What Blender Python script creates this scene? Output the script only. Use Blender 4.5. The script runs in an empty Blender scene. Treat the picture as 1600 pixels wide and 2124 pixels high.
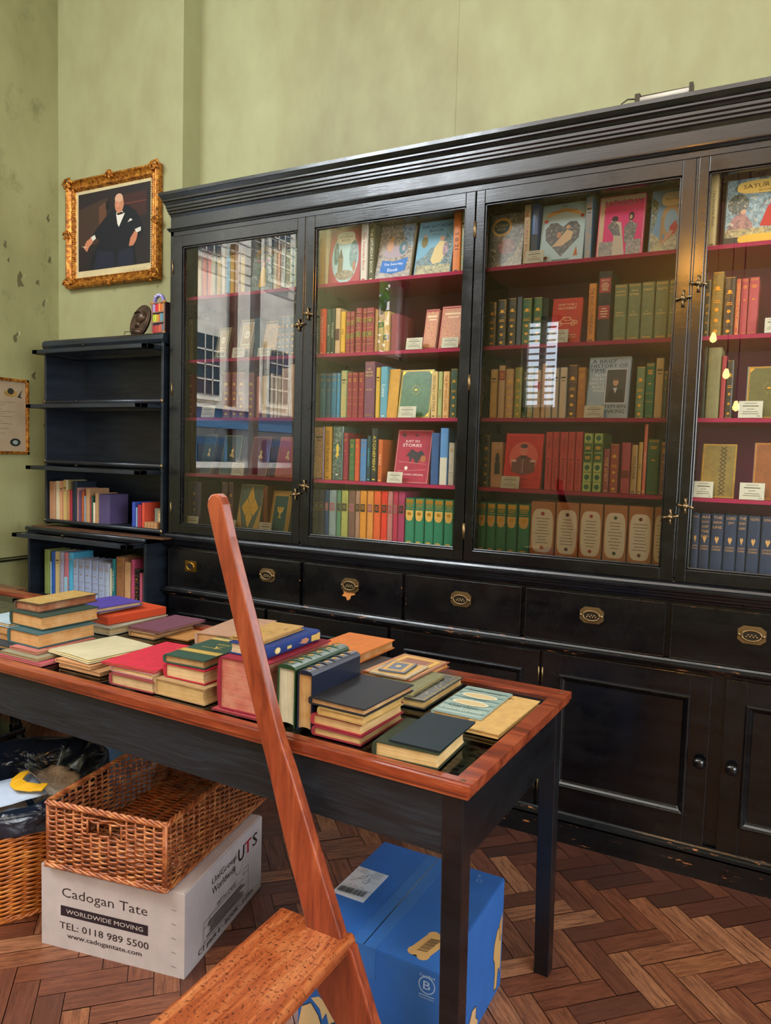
import bpy, bmesh, math, random
from math import sin, cos, pi, radians as R, sqrt
from mathutils import Matrix, Vector
random.seed(7)
C = bpy.context.scene.collection
scene = bpy.context.scene

# ------------------------------------------------------------------ camera
cam_d = bpy.data.cameras.new('camera'); cam = bpy.data.objects.new('camera', cam_d); C.objects.link(cam)
scene.camera = cam
PITCH, ROLL, YAW = .07345, -.02954, .48743
fw0 = Vector((-sin(YAW), cos(YAW), 0)); rt0 = Vector((cos(YAW), sin(YAW), 0)); zz = Vector((0, 0, 1))
fw = cos(PITCH)*fw0 - sin(PITCH)*zz; up0 = sin(PITCH)*fw0 + cos(PITCH)*zz
rt = cos(ROLL)*rt0 - sin(ROLL)*up0; up = sin(ROLL)*rt0 + cos(ROLL)*up0
m = Matrix((rt, up, -fw)).transposed().to_4x4(); m.translation = Vector((0, 0, 1.42))
cam.matrix_world = m
cam_d.sensor_fit = 'VERTICAL'; cam_d.sensor_height = 36; cam_d.lens = 1535.6*36/2124
cam_d.clip_start = .05; cam_d.clip_end = 100

# ------------------------------------------------------------------ view, sky, sun, added fill lights
vs = scene.view_settings; vs.view_transform = 'Standard'; vs.look = 'None'; vs.gamma = 1; vs.use_curve_mapping = False
vs.exposure = 0.0
w = bpy.data.worlds.new('sky'); scene.world = w; w.use_nodes = True
bg = w.node_tree.nodes['Background']; bg.inputs[0].default_value = (.78, .88, 1, 1); bg.inputs[1].default_value = 9.0
def area(name, loc, target, sx, sy, power, col=(1, 1, 1)):
    l = bpy.data.lights.new(name, 'AREA'); l.shape = 'RECTANGLE'; l.size = sx; l.size_y = sy; l.energy = power; l.color = col
    o = bpy.data.objects.new(name, l); C.objects.link(o); o.location = loc
    o.rotation_euler = (Vector(target)-Vector(loc)).to_track_quat('-Z', 'Y').to_euler(); return o
area('ceiling_fill', (-.8, .1, 4.33), (-1.1, 1.9, 1.0), 4.2, 1.7, 112, (1, .96, .9))  # added soft ceiling lamp, no skylight there; brightens cabinet front and books
area('high_left_fill', (-3.2, -.35, 4.22), (-1.2, 1.5, .3), 2.2, 1.1, 210, (.86, .93, 1))  # added lamp above the left window, clear of the glass reflections
area('right_fill', (2.88, -.5, 2.1), (-1.6, 1.9, .9), 3.4, 2.4, 100, (1, .95, .88))  # added fill from the right, no known source; lifts the left wall
sl = bpy.data.lights.new('sun', 'SUN'); sl.energy = 30.0; sl.angle = R(2); sl.color = (1, .95, .86)
so = bpy.data.objects.new('sun', sl); C.objects.link(so); so.rotation_euler = Vector((-.55, .25, -1.25)).to_track_quat('-Z', 'Y').to_euler()
def portal(loc, target, sx, sy):
    o = area('window_portal', loc, target, sx, sy, 1); o.data.cycles.is_portal = True
portal((-4.0, .5, 2.4), (0, .5, 2.4), 1.6, 2.3)

# ------------------------------------------------------------------ materials
def lin(h):
    if not isinstance(h, str): return h
    h = h.lstrip('#'); o = []
    for i in (0, 2, 4):
        c = int(h[i:i+2], 16)/255; o.append(c/12.92 if c <= .04045 else ((c+.055)/1.055)**2.4)
    return tuple(o)
MATS = {}
class NT:
    def __init__(s, name):
        s.m = bpy.data.materials.new(name); s.m.use_nodes = True; s.t = s.m.node_tree; s.n = s.t.nodes; s.l = s.t.links
        s.b = s.n['Principled BSDF']; MATS[name] = s.m
    def add(s, typ, **kw):
        n = s.n.new(typ)
        for k, v in kw.items(): setattr(n, k, v)
        return n
    def link(s, a, b): s.l.new(a, b)
    def coord(s, scale=(1, 1, 1), rot=(0, 0, 0), src='Object'):
        tc = s.add('ShaderNodeTexCoord'); mp = s.add('ShaderNodeMapping'); s.link(tc.outputs[src], mp.inputs[0])
        mp.inputs['Scale'].default_value = scale; mp.inputs['Rotation'].default_value = rot; return mp.outputs[0]
    def noise(s, vec, scale, detail=4, rough=.55, dist=0):
        n = s.add('ShaderNodeTexNoise'); s.link(vec, n.inputs['Vector']); n.inputs['Scale'].default_value = scale
        n.inputs['Detail'].default_value = detail; n.inputs['Roughness'].default_value = rough; n.inputs['Distortion'].default_value = dist
        return n.outputs[0]
    def ramp(s, fac, stops):
        r = s.add('ShaderNodeValToRGB'); s.link(fac, r.inputs[0]); e = r.color_ramp.elements
        while len(e) < len(stops): e.new(.5)
        for x, (p, c) in zip(e, stops): x.position = p; c = lin(c) if isinstance(c, str) else ((c,)*3 if not isinstance(c, tuple) else c); x.color = (*c, 1)
        return r.outputs[0]
    def mix(s, fac, a, b, mode='MIX'):
        n = s.add('ShaderNodeMix', data_type='RGBA', blend_type=mode)
        for sock, v in ((n.inputs[0], fac), (n.inputs[6], a), (n.inputs[7], b)):
            if hasattr(v, 'links'): s.link(v, sock)
            elif isinstance(v, (int, float)): sock.default_value = v
            else: sock.default_value = (*lin(v), 1)
        return n.outputs[2]
    def attr(s):
        n = s.add('ShaderNodeAttribute'); n.attribute_name = 'Col'; return n.outputs['Color']
    def base(s, v):
        if hasattr(v, 'links'): s.link(v, s.b.inputs['Base Color'])
        else: s.b.inputs['Base Color'].default_value = (*lin(v), 1)
    def rough(s, v):
        if hasattr(v, 'links'): s.link(v, s.b.inputs['Roughness'])
        else: s.b.inputs['Roughness'].default_value = v
    def bump(s, h, st=.2, d=.002):
        n = s.add('ShaderNodeBump'); n.inputs['Strength'].default_value = st; n.inputs['Distance'].default_value = d
        s.link(h, n.inputs['Height']); s.link(n.outputs[0], s.b.inputs['Normal'])
    def coat(s, v, r=.1): s.b.inputs['Coat Weight'].default_value = v; s.b.inputs['Coat Roughness'].default_value = r

def m_simple(name, col, rough=.5, metal=0, spec=.5):
    t = NT(name); t.base(col); t.rough(rough); t.b.inputs['Metallic'].default_value = metal; t.b.inputs['Specular IOR Level'].default_value = spec; return t
# green distemper wall
t = NT('green_wall'); v = t.coord((1, 1, .55)); n1 = t.noise(v, 1.1, 5, .6); n2 = t.noise(v, 9, 3)
c = t.ramp(n1, [(.3, '#85805a'), (.5, '#918e66'), (.72, '#9c9e74')]); c = t.mix(t.ramp(n2, [(.35, 0.), (.75, .25)]), c, '#b0b68a')
t.base(c); t.rough(.55); t.bump(t.noise(t.coord((1, 1, 1)), 60, 3), .12, .002)
t = NT('old_green_wall'); v = t.coord((1, 1, .6)); n1 = t.noise(v, 1.6, 6, .65); n3 = t.noise(t.coord((3, 3, 2)), 2.2, 6, .7)
c = t.ramp(n1, [(.28, '#7a7850'), (.5, '#8f8d60'), (.74, '#a0a070')])
c = t.mix(t.ramp(n3, [(.56, 0.), (.7, .55)]), c, '#5c5a3c'); t.base(c); t.rough(.6); t.bump(n3, .25, .006)
# ebonised furniture paint, with grain and old chips
def black(name, chips=0., base=('#020204', '#0a0b0e'), rough=(.16, .38), grain=.12):
    t = NT(name); v = t.coord((1, 1, 7)); n = t.noise(v, 4, 5, .6)
    c = t.ramp(n, [(.35, base[0]), (.7, base[1])])
    if chips:
        ch = t.noise(t.coord((1.2, 1, 7)), 9, 6, .75); k = t.ramp(ch, [(.675-chips, 0.), (.685-chips, 1.)])
        c = t.mix(k, c, '#a8683c')
    t.base(c); t.rough(t.ramp(t.noise(t.coord((1, 1, 1)), 5, 5, .7), [(.3, (rough[0],)*3), (.7, (rough[1],)*3)]))
    t.bump(t.noise(t.coord((1, 1, 14)), 12, 4, .6), grain, .002); t.coat(.2, .12); return t
black('black_lacquer'); black('black_chipped', .05, rough=(.2, .45)); black('black_rubbed', .0, ('#050609', '#101318'), (.2, .45), .25)
black('case_back', 0, ('#0e141c', '#28323e'), (.34, .5), .5); black('black_case', 0, ('#0a0f16', '#1c2530'), (.3, .5), .45)  # bookcase black lightened to blue-grey: window glare and sheen put into the colour
t = NT('apron_wood'); v = t.coord((1.2, 3, 12)); n = t.noise(v, 5, 6, .6, 1.2)
t.base(t.ramp(n, [(.35, '#0b0e13'), (.6, '#191f27'), (.75, '#262d36')])); t.rough(.5); t.bump(n, .6, .003)
def wood(name, stops, scale, rough=.35, bump=.25, coat=.3, spots=None, ns=3.):
    t = NT(name); v = t.coord(scale); n = t.noise(v, ns, 7, .62, .8); w2 = t.noise(v, ns*6, 4, .6)
    c = t.ramp(n, stops); c = t.mix(t.ramp(w2, [(.35, .35), (.6, 0.)]), c, stops[0][1])
    if spots:
        s = t.noise(t.coord((1, 1, 1)), spots[0], 5, .7); c = t.mix(t.ramp(s, [(spots[1], 0.), (spots[1]+.05, .85)]), c, '#3a1408')
    t.base(c); t.rough(rough); t.bump(n, bump, .002); t.coat(coat, .15); return t
wood('table_cherry', [(.3, '#4c1c0e'), (.5, '#88391d'), (.72, '#ad5a34')], (1, 8, 8), .3, .15, .5)
wood('pole_pine', [(.3, '#5a2210'), (.5, '#8a3c20'), (.7, '#a3542f')], (9, 9, .9), .36, .3, .4)
wood('tread_pine', [(.3, '#6e2e14'), (.5, '#9c5028'), (.72, '#bf7c4a')], (11, 1.6, 6), .34, .5, .35, (120, .56))
wood('brown_desk', [(.3, '#3a2214'), (.5, '#5e3c26'), (.7, '#7a583c')], (1.5, 8, 8), .4, .2)
# parquet: colour attribute picks the block tone, grain follows each block through its UVs
t = NT('parquet'); uv = t.coord((3, 26, 1), src='UV'); n = t.noise(uv, 3, 7, .68, .6); sp = t.noise(t.coord((1, 5, 1), src='UV'), 26, 5, .75)
c = t.mix(t.ramp(n, [(.36, .75), (.6, 0.)]), t.attr(), '#4a2010'); c = t.mix(t.ramp(sp, [(.57, 0.), (.64, .7)]), c, '#2a1008')
big = t.noise(t.coord((1, 1, 1)), 2.4, 4, .6); c = t.mix(t.ramp(big, [(.45, 0.), (.72, .3)]), c, '#2c160e')
t.base(c); t.rough(t.ramp(n, [(.3, (.5,)*3), (.7, (.3,)*3)])); t.bump(n, .5, .002); t.coat(.15, .2)
# book cloth, leather, print, pages (all take the face colour)
def vc(name, rough, n_scale, amt, spec=.4, bump=.15, coat=0.):
    t = NT(name); n = t.noise(t.coord((1, 1, 1)), n_scale, 4, .6)
    t.base(t.mix(t.ramp(n, [(.3, amt), (.7, 0.)]), t.attr(), '#1a1410')); t.rough(rough); t.b.inputs['Specular IOR Level'].default_value = spec
    t.bump(n, bump, .001)
    if coat: t.coat(coat, .15)
    return t
vc('cloth', .62, 38, .25); vc('leather', .38, 60, .35, .5, .25, .2); vc('print', .5, 300, .08, .4, 0.); vc('jacket', .33, 20, .12, .5, .05, .2)
vc('card', .7, 14, .16, .3, .12); vc('worn_cloth', .75, 45, .8, .3, .4)
t = NT('pages'); v = t.coord((1, .015, .015)); n = t.noise(v, 420, 3, .7); n2 = t.noise(t.coord((1, 1, 1)), 22, 4, .6)
c = t.mix(t.ramp(n, [(.35, .45), (.65, 0.)]), t.attr(), '#5a3416'); c = t.mix(t.ramp(n2, [(.4, 0.), (.75, .25)]), c, '#e8d2a4'); t.base(c); t.rough(.75); t.bump(n, .5, .001)
t = NT('painted'); v = t.coord((1, 1, 1)); n = t.noise(v, 42, 6, .7, 1.5); n2 = t.noise(v, 90, 5, .7, 1.)
c = t.mix(t.ramp(n, [(.4, .75), (.56, 0.)]), t.attr(), '#20221c'); c = t.mix(t.ramp(n2, [(.54, 0.), (.66, .6)]), c, '#dccba4'); t.base(c); t.rough(.36); t.coat(.2, .15)
t = NT('marks'); v = t.coord((1, 1, 1)); n = t.noise(v, 260, 3, .8, 2.); t.base(t.mix(t.ramp(n, [(.48, 0.), (.53, 1.)]), t.attr(), '#c9a050')); t.rough(.45)
t = NT('gilt'); t.base('#c8963a'); t.b.inputs['Metallic'].default_value = .75; t.rough(.36)
m_simple('brass', '#b58a3c', .28, 1.); m_simple('old_brass', '#8c7450', .38, .9); m_simple('dark_metal', '#3a352e', .45, .8); m_simple('steel_wire', '#c8c4bc', .25, 1.)
t = NT('crimson_baize'); n = t.noise(t.coord((1, 1, 1)), 120, 3); t.base(t.mix(t.ramp(n, [(.3, .3), (.7, 0.)]), '#a01444', '#50081e')); t.rough(.85)
t = NT('back_cloth'); t.base('#6a2c40'); t.rough(.9)
t = NT('gold_frame'); n = t.noise(t.coord((1, 1, 1)), 55, 5, .7); t.base(t.ramp(n, [(.35, '#4a2408'), (.5, '#a8661c'), (.68, '#dca44a')])); t.b.inputs['Metallic'].default_value = .55; t.rough(.38); t.bump(n, .6, .004)
t = NT('bronze'); n = t.noise(t.coord((1, 1, 1)), 30, 4); t.base(t.ramp(n, [(.3, '#241812'), (.7, '#5e4634')])); t.b.inputs['Metallic'].default_value = .5; t.rough(.4); t.bump(n, .3, .002)
t = NT('wicker'); n = t.noise(t.coord((1, 1, 1)), 26, 4, .7); t.base(t.ramp(n, [(.3, '#582812'), (.5, '#9c542a'), (.7, '#c6854c')])); t.rough(.38); t.coat(.3, .2)
t = NT('wicker_light'); n = t.noise(t.coord((1, 1, 1)), 20, 4, .7); t.base(t.ramp(n, [(.3, '#8a4012'), (.5, '#bf6a20'), (.7, '#dd9440')])); t.rough(.4); t.coat(.3, .2)
t = NT('bin_bag'); t.base('#131b28'); t.rough(.24); t.bump(t.noise(t.coord((1, 1, 2)), 7, 3, .5, 1.2), 1., .03); t.coat(.6, .1)
t = NT('blue_plastic'); t.base('#9cc8f4'); t.rough(.3); t.b.inputs['Subsurface Weight'].default_value = .1
t = NT('foil_wrap'); n = t.noise(t.coord((1, 1, 1)), 60, 4, .7, 1.); t.base(t.ramp(n, [(.35, '#94806a'), (.65, '#d0c0aa')])); t.rough(.35); t.bump(n, .8, .006)
t = NT('drawn_cloth'); n = t.noise(t.coord((1, 1, 1)), 14, 3); vo = t.add('ShaderNodeTexVoronoi'); vo.inputs['Scale'].default_value = 34; t.link(t.coord((1, 1, 1)), vo.inputs['Vector'])
t.base(t.mix(t.ramp(vo.outputs[0], [(.28, 1.), (.36, 0.)]), t.ramp(n, [(.35, '#3c3a2a'), (.7, '#5c5840')]), '#15140f')); t.rough(.8)
t = NT('facade_stone'); n = t.noise(t.coord((1, 1, 1)), 3, 4); t.base(t.ramp(n, [(.3, '#b4aca0'), (.7, '#d8d2c6')])); t.rough(.8)
m_simple('facade_dark', '#28343c', .2); m_simple('blind_slat', '#d8d4cc', .5); m_simple('leaf_green', '#5c8a3c', .7); m_simple('street', '#6c6c70', .8)
m_simple('shop_blue', '#40688c', .5); m_simple('plaster', '#a8a48c', .8)
def glass(name, ior=1.5, tint=(1, 1, 1), boost=1.0):
    m = bpy.data.materials.new(name); m.use_nodes = True; nt = m.node_tree; nt.nodes.clear(); MATS[name] = m
    out = nt.nodes.new('ShaderNodeOutputMaterial'); tr = nt.nodes.new('ShaderNodeBsdfTransparent'); gl = nt.nodes.new('ShaderNodeBsdfGlossy')
    tr.inputs[0].default_value = (*tint, 1); gl.inputs['Roughness'].default_value = .0
    fr = nt.nodes.new('ShaderNodeFresnel'); fr.inputs[0].default_value = ior; mx = nt.nodes.new('ShaderNodeMixShader')
    ml = nt.nodes.new('ShaderNodeMath'); ml.operation = 'MULTIPLY'; ml.inputs[1].default_value = boost; ml.use_clamp = True
    nt.links.new(fr.outputs[0], ml.inputs[0]); nt.links.new(ml.outputs[0], mx.inputs[0]); nt.links.new(tr.outputs[0], mx.inputs[1]); nt.links.new(gl.outputs[0], mx.inputs[2]); nt.links.new(mx.outputs[0], out.inputs[0])
glass('cabinet_glass', 1.52, (.97, .98, .97), 2.0); glass('table_glass', 1.5, (.9, .94, .9))
m = bpy.data.materials.new('lamp_glow'); m.use_nodes = True; MATS['lamp_glow'] = m
e = m.node_tree.nodes['Principled BSDF']; e.inputs['Emission Color'].default_value = (1, .55, .15, 1); e.inputs['Emission Strength'].default_value = 30

# ------------------------------------------------------------------ mesh helpers
class MB:
    def __init__(s, mat='print', col='#ffffff'):
        s.v = []; s.f = []; s.c = []; s.m = []; s.sm = []; s.uv = []; s.mat = mat; s.col = col
    def add(s, vs_, fs, col=None, mat=None, smooth=False):
        o = len(s.v); s.v += [tuple(p) for p in vs_]; col = lin(col or s.col); mat = mat or s.mat
        for f in fs: s.f.append(tuple(i+o for i in f)); s.c.append(col); s.m.append(mat); s.sm.append(smooth)
        return s
    def box(s, x0, x1, y0, y1, z0, z1, col=None, mat=None):
        return s.add([(x0, y0, z0), (x1, y0, z0), (x1, y1, z0), (x0, y1, z0), (x0, y0, z1), (x1, y0, z1), (x1, y1, z1), (x0, y1, z1)],
            [(0, 3, 2, 1), (4, 5, 6, 7), (0, 1, 5, 4), (1, 2, 6, 5), (2, 3, 7, 6), (3, 0, 4, 7)], col, mat)
    def prism(s, pts, a, b, axis='z', col=None, mat=None, smooth=False):
        n = len(pts)
        def P(p, h): return {'z': (p[0], p[1], h), 'y': (p[0], h, p[1]), 'x': (h, p[0], p[1])}[axis]
        vs_ = [P(p, a) for p in pts]+[P(p, b) for p in pts]
        s.add(vs_, [tuple(range(n))[::-1], tuple(range(n, 2*n))], col, mat)
        o = len(s.v)-2*n
        for i in range(n):
            j = (i+1) % n; s.f.append((o+i, o+j, o+n+j, o+n+i)); s.c.append(lin(col or s.col)); s.m.append(mat or s.mat); s.sm.append(smooth)
        return s
    def tube(s, pts, r, n=6, col=None, mat=None, closed=False, flat=1.0, caps=True):
        pts = [Vector(p) for p in pts]; rs = r if isinstance(r, (list, tuple)) else [r]*len(pts); N = len(pts); vs_ = []
        for i, p in enumerate(pts):
            a = pts[i-1] if (i or closed) else p; b = pts[(i+1) % N] if (i < N-1 or closed) else p
            t = (b-a); t = t.normalized() if t.length > 1e-9 else Vector((0, 0, 1))
            u = t.cross(Vector((0, 0, 1))); u = u.normalized() if u.length > .05 else t.cross(Vector((1, 0, 0))).normalized(); w_ = u.cross(t)
            for k in range(n): an = 2*pi*k/n; vs_.append(p+(u*cos(an)*flat+w_*sin(an))*rs[i])
        fs = []
        for i in range(N if closed else N-1):
            j = (i+1) % N
            for k in range(n): l = (k+1) % n; fs.append((i*n+k, i*n+l, j*n+l, j*n+k))
        if caps and not closed: fs += [tuple(range(n))[::-1], tuple(range((N-1)*n, N*n))]
        return s.add(vs_, fs, col, mat, True)
    def lathe(s, prof, origin, axis='z', n=20, col=None, mat=None, sx=1, sy=1):
        vs_ = []; ox, oy, oz = origin
        for r, h in prof:
            for k in range(n):
                a = 2*pi*k/n; x, y = r*cos(a)*sx, r*sin(a)*sy
                vs_.append({'z': (ox+x, oy+y, oz+h), 'y': (ox+x, oy+h, oz+y), 'x': (ox+h, oy+x, oz+y)}[axis])
        fs = [(i*n+k, i*n+(k+1) % n, (i+1)*n+(k+1) % n, (i+1)*n+k) for i in range(len(prof)-1) for k in range(n)]
        fs += [tuple(range(n))[::-1], tuple(range((len(prof)-1)*n, len(prof)*n))]
        return s.add(vs_, fs, col, mat, True)
    def build(s, name, parent=None, M=None, bevel=0, label=None):
        me = bpy.data.meshes.new(name); me.from_pydata(s.v, [], s.f)
        mats = []
        for x in s.m:
            if x not in mats: mats.append(x)
        for x in mats: me.materials.append(MATS[x])
        me.polygons.foreach_set('material_index', [mats.index(x) for x in s.m]); me.polygons.foreach_set('use_smooth', s.sm)
        ca = me.color_attributes.new('Col', 'FLOAT_COLOR', 'CORNER'); buf = []
        for c_, f_ in zip(s.c, s.f): buf += [c_[0], c_[1], c_[2], 1.0]*len(f_)
        ca.data.foreach_set('color', buf)
        if s.uv:
            uvl = me.uv_layers.new(name='UVMap'); uvl.data.foreach_set('uv', [c2 for u in s.uv for q in u for c2 in q])
        me.update()
        bm = bmesh.new(); bm.from_mesh(me)
        if s.fix: bmesh.ops.recalc_face_normals(bm, faces=bm.faces)
        bm.to_mesh(me); bm.free()
        o = bpy.data.objects.new(name, me); C.objects.link(o)
        if parent: o.parent = parent
        if M is not None: o.matrix_local = M
        if bevel:
            b = o.modifiers.new('bevel', 'BEVEL'); b.width = bevel; b.segments = 2; b.limit_method = 'ANGLE'; b.angle_limit = R(40)
        if label: o['label'] = label
        return o
    fix = True
def tag(o, label, cat, group=None, kind=None):
    o['label'] = label; o['category'] = cat
    if group: o['group'] = group
    if kind: o['kind'] = kind
    return o
def thing(name, loc, label, cat, group=None, rz=0, M=None):
    o = bpy.data.objects.new(name, None); C.objects.link(o); o.empty_display_size = .05
    if M is not None: o.matrix_world = M
    else: o.location = loc; o.rotation_euler = (0, 0, rz)
    return tag(o, label, cat, group)
def struct(o): o['kind'] = 'structure'; return o

# flat artwork and lettering laid on a surface: F = (origin, u, v, width, height)
_tx = {}
def text_mesh(s):
    if s in _tx: return _tx[s]
    cu = bpy.data.curves.new('t', 'FONT'); cu.body = s; cu.size = 1; cu.resolution_u = 2
    ob = bpy.data.objects.new('t', cu); me = bpy.data.meshes.new_from_object(ob)
    vs_ = [(p.co.x, p.co.y) for p in me.vertices]; fs = [tuple(p.vertices) for p in me.polygons]
    bpy.data.objects.remove(ob); bpy.data.curves.remove(cu); bpy.data.meshes.remove(me)
    if not vs_: vs_ = [(0, 0)]
    x0 = min(p[0] for p in vs_); x1 = max(p[0] for p in vs_); y0 = min(p[1] for p in vs_); y1 = max(p[1] for p in vs_)
    _tx[s] = ([(x-(x0+x1)/2, y-(y0+y1)/2) for x, y in vs_], fs, max(x1-x0, .01), max(y1-y0, .01)); return _tx[s]
def ell(cx, cy, rx, ry, n=22, p=2): return [(cx+rx*abs(cos(a))**(2/p)*(1 if cos(a) >= 0 else -1), cy+ry*abs(sin(a))**(2/p)*(1 if sin(a) >= 0 else -1)) for a in (2*pi*k/n for k in range(n))]
def dec(mb, F, prims, lift=.0003, step=.00012):
    o, u, v, W, H = F; o = Vector(o); u = Vector(u).normalized(); v = Vector(v).normalized(); nrm = u.cross(v)
    for i, p in enumerate(prims):
        k = p[0]; h = lift+step*i; P = lambda x, y: o+u*x*W+v*y*H+nrm*h
        if k == 'r':
            _, cx, cy, a, b, col = p[:6]; mat = p[6] if len(p) > 6 else 'print'
            mb.add([P(cx-a/2, cy-b/2), P(cx+a/2, cy-b/2), P(cx+a/2, cy+b/2), P(cx-a/2, cy+b/2)], [(0, 1, 2, 3)], col, mat)
        elif k == 'e':
            _, cx, cy, a, b, col = p[:6]; mat = p[6] if len(p) > 6 else 'print'; pts = ell(cx, cy, a/2, b/2); mb.add([P(*q) for q in pts], [tuple(range(len(pts)))], col, mat)
        elif k == 'p':
            _, pts, col = p[:3]; mat = p[3] if len(p) > 3 else 'print'; mb.add([P(*q) for q in pts], [tuple(range(len(pts)))], col, mat)
        elif k == 'b':
            _, ins, th, col = p[:4]; mat = p[4] if len(p) > 4 else 'print'; a = ins; t_ = th*min(W, H); ia = ins*min(W, H)
            xs = (ia/W, (ia+t_)/W, 1-(ia+t_)/W, 1-ia/W); ys = (ia/H, (ia+t_)/H, 1-(ia+t_)/H, 1-ia/H)
            q = [P(x, y) for x, y in ((xs[0], ys[0]), (xs[3], ys[0]), (xs[3], ys[3]), (xs[0], ys[3]), (xs[1], ys[1]), (xs[2], ys[1]), (xs[2], ys[2]), (xs[1], ys[2]))]
            mb.add(q, [(0, 1, 5, 4), (1, 2, 6, 5), (2, 3, 7, 6), (3, 0, 4, 7)], col, mat)
        elif k == 'l':
            _, pts, th, col = p[:4]; mat = p[4] if len(p) > 4 else 'print'
            for (ax, ay), (bx, by) in zip(pts[:-1], pts[1:]):
                A = Vector((ax*W, ay*H)); B = Vector((bx*W, by*H)); d_ = B-A
                if d_.length < 1e-6: continue
                d_.normalize(); q = Vector((-d_.y, d_.x))*th/2; Q = [A+q, A-q, B-q, B+q]
                mb.add([o+u*z_.x+v*z_.y+nrm*h for z_ in Q], [(0, 1, 2, 3)], col, mat)
        elif k == 't':
            _, s_, cx, cy, wm, hm, col = p[:7]; rot = p[7] if len(p) > 7 else 0; mat = p[8] if len(p) > 8 else 'print'
            vs_, fs, tw, th = text_mesh(s_)
            AW, AH = (W, H) if rot == 0 else (H, W)
            sx = wm*AW/tw; sy = hm*AH/th
            if sx > sy*1.35: sx = sy*1.35
            if sy > sx*1.9: sy = sx*1.9
            q = []
            for x, y in vs_:
                x *= sx; y *= sy
                if rot == 90: x, y = -y, x
                elif rot == -90: x, y = y, -x
                q.append(o+u*(cx*W+x)+v*(cy*H+y)+nrm*h)
            mb.add(q, fs, col, mat)
def lines(cx, y0, y1, n, w, col, th=.012, seed=1):
    rnd = random.Random(seed); o = []
    for i in range(n):
        y = y1-(y1-y0)*i/max(1, n-1); ww = w*rnd.uniform(.55, 1); o.append(('r', cx, y, ww, th, col))
    return o
# ------------------------------------------------------------------ structure of the room
XL, YP, YR, ZC = -3.81, 3.00, 3.13, 4.4
b = MB('old_green_wall')       # left wall with its window opening
wy0, wy1, wz0, wz1 = -.28, 1.28, 1.24, 3.55
b.box(XL-.25, XL, wy1, YP+.2, 0, ZC); b.box(XL-.25, XL, -1.45, wy0, 0, ZC); b.box(XL-.25, XL, -3.2, -2.15, 0, ZC); b.box(XL-.25, XL, -2.15, -1.45, 0, 2.5); b.box(XL-.25, XL, -2.15, -1.45, 3.4, ZC); b.box(XL-.25, XL, wy0, wy1, 0, wz0); b.box(XL-.25, XL, wy0, wy1, wz1, ZC)
rnd = random.Random(5)        # flaked paint scars
for (y, z, s_, k) in [(2.60, 2.47, .03, 5), (2.62, 2.38, .02, 5), (2.58, 2.30, .02, 4), (2.53, 2.62, .035, 5), (2.60, 2.50, .05, 6), (2.66, 2.52, .03, 5), (2.75, 2.35, .06, 7), (2.86, 2.36, .03, 5), (2.90, 2.25, .028, 5), (2.55, 2.41, .02, 5), (2.72, 2.03, .04, 6), (2.83, 1.83, .045, 6), (2.93, 2.74, .03, 5), (2.94, 2.50, .03, 5), (2.68, 2.44, .02, 5), (2.93, 2.0, .03, 5), (2.90, 1.55, .02, 4)]:
    k = 9; pts = [(y+s_*.28*rnd.uniform(.15, 1)*cos(a)+s_*.25*sin(a*1.3), z+s_*rnd.uniform(.25, 1)*sin(a)) for a in (2*pi*i/k for i in range(k))]
    b.add([(XL+.0008, p[0], p[1]) for p in pts], [tuple(range(k))], '#5c5838', 'print')
    b.add([(XL+.0008, p[0]+.012, p[1]+s_*.2) for p in pts[:3]], [(0, 1, 2)], '#b4b486', 'print')
struct(b.build('wall_left'))
b = MB('green_wall'); b.box(XL, -2.85, YP, YR+.25, 0, ZC); b.box(-2.85, 3.2, YR, YR+.25, 0, ZC)
b.box(-1.372, -1.366, YR-.002, YR, 0, ZC)
struct(b.build('wall_back'))
b = MB('plaster'); b.box(XL-.25, 3.2, -3.2, YR+.25, ZC, ZC+.2); struct(b.build('ceiling'))
b = MB('green_wall'); b.box(3.0, 3.2, -3.2, -2.3, 0, ZC); b.box(3.0, 3.2, 1.3, YR+.25, 0, ZC); b.box(3.0, 3.2, -2.3, 1.3, 0, .85); b.box(3.0, 3.2, -2.3, 1.3, 3.4, ZC); struct(b.build('wall_right'))
rx0, rx1 = -2.75, -2.3
b = MB('green_wall'); b.box(XL-.25, rx0, -3.2, -3.0, 0, ZC); b.box(rx1, 3.0, -3.2, -3.0, 0, ZC); b.box(rx0, rx1, -3.2, -3.0, 0, 2.0); b.box(rx0, rx1, -3.2, -3.0, 3.1, ZC)
struct(b.build('wall_rear'))
def window(name, axis, a0, a1, z0, z1, pos, bars):
    b = MB('facade_stone')
    def bx(p, q, zz0, zz1, d=.05):
        if axis == 'x': b.box(pos-d, pos, p, q, zz0, zz1)
        else: b.box(p, q, pos-d, pos, zz0, zz1)
    bx(a0, a1, z0, z0+.06); bx(a0, a1, z1-.06, z1); bx(a0, a0+.05, z0, z1); bx(a1-.05, a1, z0, z1)
    for f in bars: bx(f-.035, f+.035, z0, z1)
    struct(b.build(name))
window('window_1', 'x', wy0, wy1, wz0, wz1, XL-.08, [.48]); window('window_2', 'y', rx0, rx1, 2.0, 3.1, -3.08, [(rx0+rx1)/2]); window('added_right_window', 'x', -2.3, 1.3, .85, 3.4, 3.14, [-1.1, .1]); window('window_3', 'x', -2.15, -1.45, 2.5, 3.4, XL-.08, [])  # the right-wall window is made up to carry the added fill
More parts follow.
